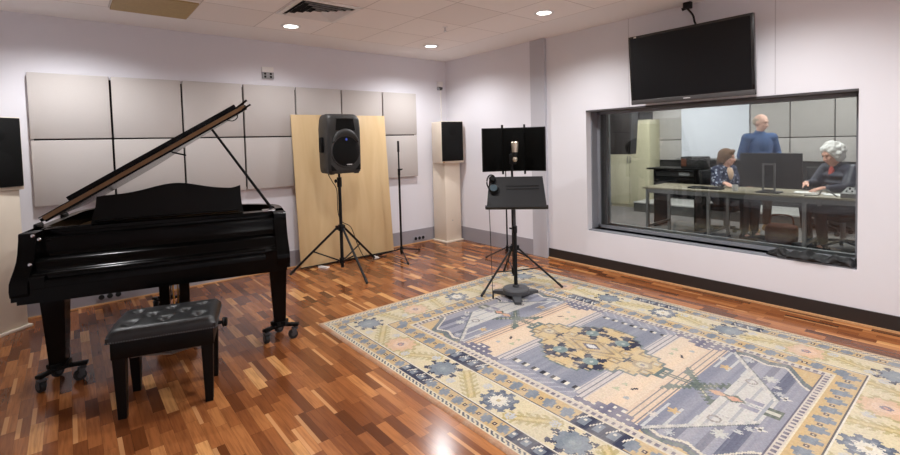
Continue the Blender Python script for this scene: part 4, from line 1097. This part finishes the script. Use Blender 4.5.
WOM = (2.85, -2.90); OLD = (2.85, -4.235); MAN = (3.475, -3.145)
office_chair(WOM[0], WOM[1] , math.radians(-96), 'black office chair under the woman in the patterned top')
office_chair(OLD[0], OLD[1], math.radians(140), 'black office chair under the white haired person')
office_chair(3.95, -3.85, math.radians(200), 'empty black office chair behind the table near the far wall')
bg = thing('brown_bag', 'brown bag on the floor under the table', 'bag', (2.75, -3.62, 0), .2)
b = B(); b.box((0, 0, .13), (.28, .36, .26), bev=.07, seg=4); b.build('body', 'brownbag', bg)
b = B(); b.tube([(0, -.13, .25), (0, -.10, .37), (0, .10, .37), (0, .13, .25)], .011, 8, 5); b.build('strap', 'brownbag', bg)

# ------------------------------------------------------------------ people
def remesh(b, name, m, parent, vox, smooth=2):
    o = b.build(name, m, parent)
    md = o.modifiers.new('r', 'REMESH'); md.mode = 'VOXEL'; md.voxel_size = vox; md.use_smooth_shade = True
    if smooth:
        sm = o.modifiers.new('s', 'SMOOTH'); sm.iterations = smooth; sm.factor = .5
    bpy.context.view_layer.update()
    dg = bpy.context.evaluated_depsgraph_get()
    me = bpy.data.meshes.new_from_object(o.evaluated_get(dg), preserve_all_data_layers=False, depsgraph=dg)
    old = o.data; o.modifiers.clear(); o.data = me
    if not me.materials:
        for x in old.materials: me.materials.append(x)
    me.name = name; bpy.data.meshes.remove(old)
    for p in me.polygons: p.use_smooth = True
    return o

def hand(b, wrist, dirv, palmn, side, curl=.5):
    """palm and five fingers; dirv = pointing direction, palmn = palm normal (down side)"""
    d = V(dirv).normalized(); n_ = V(palmn).normalized(); s_ = d.cross(n_).normalized() * side
    n_ = s_.cross(d).normalized() * side if False else n_
    w = V(wrist)
    b.cap(w, w + d * .03, .024, .026)
    for off, ln in ((-.030, .075), (-.010, .082), (.010, .080), (.030, .072)):
        b.cap(w + d * .025 + s_ * off * .7, w + d * ln + s_ * off, .0145, .0125, 10)
    for off, kn, l1, l2 in ((-.032, .078, .036, .03), (-.011, .086, .042, .036), (.011, .084, .039, .033), (.031, .074, .030, .026)):
        p = w + d * kn + s_ * off
        d1 = (d + n_ * curl * .6 + s_ * off * 2.).normalized(); q = p + d1 * l1
        d2 = (d1 + n_ * curl * .9).normalized(); r_ = q + d2 * l2
        b.cap(p, q, .0098, .0088, 10); b.cap(q, r_, .0088, .0078, 10)
    p = w + d * .028 - s_ * .030
    q = p + (d * .7 - s_ * .75 + n_ * .3).normalized() * .042
    b.cap(p, q, .0135, .0105, 10); b.cap(q, q + (d * .9 - s_ * .2 + n_ * .2).normalized() * .032, .0105, .009, 10)

def person(label, loc, rz, J, mats, hair, hands, female=False, headyaw=0., headpitch=0.):
    """J joint positions, local frame: +x is forward, +y is the person's left."""
    P = thing('person', label, 'person', (loc[0], loc[1], 0), rz)
    skin, top, bottom, shoe = mats
    g = {k: V(v) for k, v in J.items()}
    b = B()
    sh = .043 if female else .05
    def torso(b, e):
        pel, wst, cst, nk = g['pelvis'], g['waist'], g['chest'], g['neck']
        hw = .088 if female else .095
        yv = (g['shl'] - g['shr']).normalized()
        def ell(c, rx, ry, rz_): b.sph(c, (rx + e, ry + e, rz_ + e), 20, 12)
        ell(pel, .115, .165, .12); ell(wst, .115 if not female else .10, .15 if not female else .135, .14); ell(cst, .12, .165, .17)
        b.cap(pel + yv * .05, cst + yv * .07, .095 + e, .1 + e, 14); b.cap(pel - yv * .05, cst - yv * .07, .095 + e, .1 + e, 14)
        b.cap(g['shl'], g['shr'], sh + .012 + e, sh + .012 + e, 14)
        b.cap(cst + V((0, 0, .1)), nk - V((0, 0, .03)), .09 + e, .06 + e, 14)
    torso(b, 0)
    b.cap(g['neck'] - V((0, 0, .04)), g['head'] - V((0, 0, .05)), .054, .05, 14)
    for s_ in 'lr':
        b.cap(g['sh' + s_], g['el' + s_], sh, .038); b.cap(g['el' + s_], g['wr' + s_], .037, .024)
        b.cap(g['hip' + s_], g['kn' + s_], .078, .054); b.cap(g['kn' + s_], g['an' + s_], .052, .036)
        b.cap(g['an' + s_] - V((0, 0, .03)), g['to' + s_], .034, .028)
    # head with face
    HM = Matrix.Translation(g['head']) @ Matrix.Rotation(headyaw, 4, 'Z') @ Matrix.Rotation(headpitch, 4, 'Y')
    T0 = b.T; b.T = T0 @ HM
    b.sph((-.012, 0, .02), (.096, .077, .102), 24, 16); b.sph((.026, 0, -.045), (.064, .056, .068), 20, 12); b.sph((.058, 0, -.088), (.026, .03, .022), 12, 8)
    b.cap((.082, 0, .012), (.106, 0, -.028), .010, .0155, 10); b.sph((.098, .011, -.032), .0095, 8, 6); b.sph((.098, -.011, -.032), .0095, 8, 6)
    b.cap((.074, .03, .034), (.078, -.03, .034), .014, .014, 10)
    b.sph((.084, 0, -.062), (.012, .024, .010), 10, 6)
    for s_ in (-1, 1):
        b.sph((.058, s_ * .036, -.02), (.028, .022, .022), 10, 8); b.sph((-.012, s_ * .079, -.008), (.021, .010, .033), 10, 8)
    b.T = T0
    for s_, sd in (('l', 1), ('r', -1)):
        dirv, pn, curl = hands[s_]; hand(b, g['wr' + s_], dirv, pn, sd, curl)
    body = remesh(b, 'body', skin, P, .0075, 3)
    for s_ in (-1, 1):
        e = B(HM); e.sph((.083, s_ * .031, .012), (.008, .012, .007), 10, 6); e.build('eye', 'eye', P)
    e = B(HM); e.sph((.092, 0, -.062), (.007, .021, .006), 10, 6); e.build('mouth', 'lips', P)
    # clothes
    c = B(); torso(c, .014)
    for s_ in 'lr':
        c.cap(g['sh' + s_], g['el' + s_], sh + .02, .054); w = g['el' + s_].lerp(g['wr' + s_], .93); c.sph(g['el' + s_], .054); c.cyl(g['el' + s_], w, .053, .037, 14)
    if top == 'puffer':
        for s_ in 'lr':
            for k in range(5):
                p = g['sh' + s_].lerp(g['el' + s_], (k + .5) / 5); c.sph(p, .078, 14, 10)
                p = g['el' + s_].lerp(g['wr' + s_], (k + .3) / 5.4); c.sph(p, .062 - .004 * k, 14, 10)
        for k in range(5):
            p = g['pelvis'].lerp(g['chest'], k / 4 * 1.12); c.sph(p, (.165, .205, .055), 20, 10)
    o = remesh(c, {'puffer': 'puffer_jacket', 'bluesweat': 'sweater', 'printc': 'cardigan'}[top], top, P, .012, 2)
    c = B()
    c.sph(g['pelvis'] - V((0, 0, .03)), (.135, .178, .12), 18, 12)
    for s_ in 'lr':
        c.cap(g['hip' + s_], g['kn' + s_], .092, .066); c.cyl(g['kn' + s_], g['kn' + s_].lerp(g['an' + s_], .96), .065, .054, 14)
    remesh(c, 'trousers', bottom, P, .013, 2)
    for s_ in 'lr':
        c = B(); a, t_ = g['an' + s_], g['to' + s_]; f = V((t_.x - a.x, t_.y - a.y, 0)).normalized()
        zf = min(a.z, t_.z) - .028
        base = V((a.x, a.y, zf + .035))
        c.sph(base - f * .02, (.05, .043, .05), 12, 8); c.cap(base, V((t_.x, t_.y, zf + .036)) + f * .02, .043, .036, 12); c.cap(a, base, .044, .043, 12)
        o = remesh(c, 'shoe', shoe, P, .009, 1)
        for v in o.data.vertices: v.co.z = max(v.co.z, zf - .004)
    hair(P, HM, g)
    return P

def hair_man(P, HM, g):
    b = B(HM); b.sph((-.03, 0, .02), (.088, .083, .09), 22, 14)
    for v in list(b.bm.verts):
        pass
    o = remesh(b, 'hair', 'hairgrey', P, .009, 1)
    inv = HM.inverted()
    for v in o.data.vertices:                               # keep it low on the sides and back: bald on top
        q = inv @ v.co
        if q.z > .045: q.z = .045 + (q.z - .045) * .25
        if q.x > .005 and abs(q.y) > 0: q.x = .005 + (q.x - .005) * .3
        v.co = HM @ q
def hair_woman(P, HM, g):
    b = B(HM); b.sph((-.022, 0, .034), (.108, .092, .105), 22, 14); b.sph((-.06, 0, -.035), (.07, .082, .09), 18, 12); b.sph((-.085, 0, -.02), (.05, .05, .06), 14, 10)
    b.cap((-.085, 0, -.08), (-.09, .0, -.16), .05, .03, 12)
    for s_ in (-1, 1): b.cap((.0, s_ * .075, .04), (-.015, s_ * .076, -.07), .028, .022, 10)
    b.cap((.058, .035, .1), (.066, -.04, .085), .03, .03, 10)
    remesh(b, 'hair', 'hairbrown', P, .009, 1)
    b = B(); c = g['neck']
    b.sph(c + V((.075, 0, -.10)), (.055, .06, .10), 14, 10); remesh(b, 'top', 'creamshirt', P, .01, 1)['label'] = 'peach top under the cardigan'
def hair_old(P, HM, g):
    rr = random.Random(5); b = B(HM); b.sph((-.035, 0, .04), (.108, .105, .108), 22, 14); b.sph((-.055, 0, -.03), (.09, .10, .09), 18, 12)
    for k in range(90):
        a = rr.uniform(0, 2 * PI); z = rr.uniform(-.6, 1.0); r_ = math.sqrt(max(0, 1 - z * z))
        p = V((-.04 + .112 * r_ * math.cos(a), .112 * r_ * math.sin(a), .03 + .112 * z))
        if p.x > .045 and p.z < .075: continue
        b.sph(p, rr.uniform(.018, .03), 8, 6)
    remesh(b, 'hair', 'hairwhite', P, .009, 0)
    b = B(); b.cap(g['neck'] + V((.055, 0, -.045)), g['neck'] + V((.075, 0, -.12)), .034, .03, 12); remesh(b, 'shirt', 'coral', P, .01, 1)['label'] = 'coral shirt at the open collar'
    b = B()
    pts = [g['neck'] + V((.06 * math.cos(a) - .02, .085 * math.sin(a), -.005 + .0 * math.cos(a))) for a in [math.radians(35 + 290 * k / 16) for k in range(17)]]
    b.tube(pts, .028, 10); b.build('jacket_collar', 'puffer', P)

# standing man in a blue sweater, turned to the right, one forearm raised
J = dict(pelvis=(0, 0, .95), waist=(0, 0, 1.10), chest=(-.01, 0, 1.31), neck=(.0, 0, 1.50), head=(.035, 0, 1.635),
         shl=(0, .185, 1.405), shr=(0, -.185, 1.405), ell=(.0, .27, 1.15), elr=(-.03, -.26, 1.14), wrl=(.24, .20, 1.10), wrr=(.16, -.22, 1.0),
         hipl=(0, .095, .90), hipr=(0, -.095, .90), knl=(.02, .11, .50), knr=(.05, -.11, .50), anl=(-.02, .115, .085), anr=(.03, -.115, .085), tol=(.12, .135, .028), tor=(.17, -.135, .028))
person('person in a blue sweater standing behind the monitor looking down', MAN, math.radians(-132), J, ('skinpale', 'bluesweat', 'trouser', 'shoe'), hair_man,
       {'l': ((1, -.15, -.1), (0, -.3, -1), .5), 'r': ((.8, .1, -.6), (.3, .9, -.2), .6)}, False, math.radians(30), math.radians(16))
# seated woman in a patterned cardigan, turned to the right
J = dict(pelvis=(-.05, 0, .57), waist=(-.05, 0, .70), chest=(-.04, 0, .86), neck=(-.01, 0, 1.00), head=(.03, 0, 1.135),
         shl=(-.02, .165, .955), shr=(-.02, -.165, .955), ell=(.04, .22, .72), elr=(.08, -.26, .74), wrl=(.26, .12, .72), wrr=(.24, -.32, .80),
         hipl=(-.03, .085, .54), hipr=(-.03, -.085, .54), knl=(.38, .10, .50), knr=(.38, -.10, .50), anl=(.36, .10, .10), anr=(.36, -.10, .10), tol=(.50, .11, .03), tor=(.50, -.11, .03))
person('person in a navy patterned cardigan sitting at the table left of the monitor', WOM, math.radians(-108), J, ('skin', 'printc', 'darktrouser', 'rubber'), hair_woman,
       {'l': ((1, -.2, -.1), (0, -.2, -1), .5), 'r': ((.8, -.4, -.1), (0, 0, -1), .4)}, True, math.radians(18), math.radians(6))
# seated person with white curly hair in a dark puffer jacket, turned to the left
J = dict(pelvis=(-.05, 0, .57), waist=(-.03, 0, .71), chest=(.02, 0, .89), neck=(.08, 0, 1.06), head=(.15, 0, 1.185),
         shl=(.05, .20, 1.0), shr=(.05, -.20, 1.0), ell=(.17, .27, .80), elr=(.16, -.24, .80), wrl=(.40, .20, .795), wrr=(.38, -.10, .835),
         hipl=(-.03, .095, .54), hipr=(-.03, -.095, .54), knl=(.38, .12, .50), knr=(.38, -.12, .50), anl=(.34, .12, .10), anr=(.34, -.12, .10), tol=(.48, .13, .03), tor=(.48, -.13, .03))
person('person with curly white hair in a dark puffer jacket at the right of the table', OLD, math.radians(140), J, ('skin', 'puffer', 'darktrouser', 'rubber'), hair_old,
       {'l': ((1, -.1, -.12), (0, 0, -1), .35), 'r': ((.9, .35, -.25), (0, 0, -1), .35)}, False, math.radians(0), math.radians(22))

# ------------------------------------------------------------------ control room lights (recessed panels)
for i, (x, y) in enumerate(((1.9, -1.6), (1.9, -4.0), (3.7, -1.6), (3.7, -4.0))):
    t = thing('ceiling_panel_light', 'square ceiling light panel of the control room, out of view', 'ceiling light', (x, y, H), 0, 'control room light panels')
    B().box2((-.3, -.3, -.02), (.3, .3, -.001)).build('frame', 'white', t, smooth=False)
    B().box2((-.27, -.27, -.024), (.27, .27, -.02)).build('diffuser', 'led', t, smooth=False)
    ld = bpy.data.lights.new('panel_glow', 'AREA'); ld.shape = 'SQUARE'; ld.size = .52; ld.energy = 44; ld.color = (1, .98, .95)
    lo = bpy.data.objects.new('panel_glow', ld); COL.objects.link(lo); lo.location = (0, 0, -.03); lo.parent = t

# ------------------------------------------------------------------ camera
Fpx, PPY = 463.17, 162.48
yaw, pitch, roll = .8809, .0431, -.0269
fw = V((math.cos(yaw) * math.cos(pitch), math.sin(yaw) * math.cos(pitch), -math.sin(pitch)))
r0 = V((math.sin(yaw), -math.cos(yaw), 0)); u0 = r0.cross(fw)
r2 = math.cos(roll) * r0 + math.sin(roll) * u0; u2 = -math.sin(roll) * r0 + math.cos(roll) * u0
cd = bpy.data.cameras.new('camera'); cam = bpy.data.objects.new('camera', cd); COL.objects.link(cam)
Rm = Matrix((r2, u2, -fw)).transposed().to_4x4(); Rm.translation = V((-4.5338, -5.5468, 1.4622)); cam.matrix_world = Rm
cd.sensor_fit = 'HORIZONTAL'; cd.sensor_width = 36; cd.lens = Fpx / 900 * 36
cd.shift_x = 0; cd.shift_y = -(227.5 - PPY) / 900; cd.clip_start = .05
SC.camera = cam

w = bpy.data.worlds.new('world'); SC.world = w; w.use_nodes = True
w.node_tree.nodes['Background'].inputs[0].default_value = (.8, .8, .85, 1); w.node_tree.nodes['Background'].inputs[1].default_value = .05
SC.view_settings.view_transform = 'Standard'; SC.view_settings.look = 'None'; SC.view_settings.gamma = 1; SC.view_settings.use_curve_mapping = False
SC.view_settings.exposure = 0.0
SC.cycles.use_denoising = True
SC.cycles.max_bounces = 12; SC.cycles.diffuse_bounces = 8; SC.cycles.glossy_bounces = 4; SC.cycles.transparent_max_bounces = 12
SC.cycles.sample_clamp_indirect = 6.
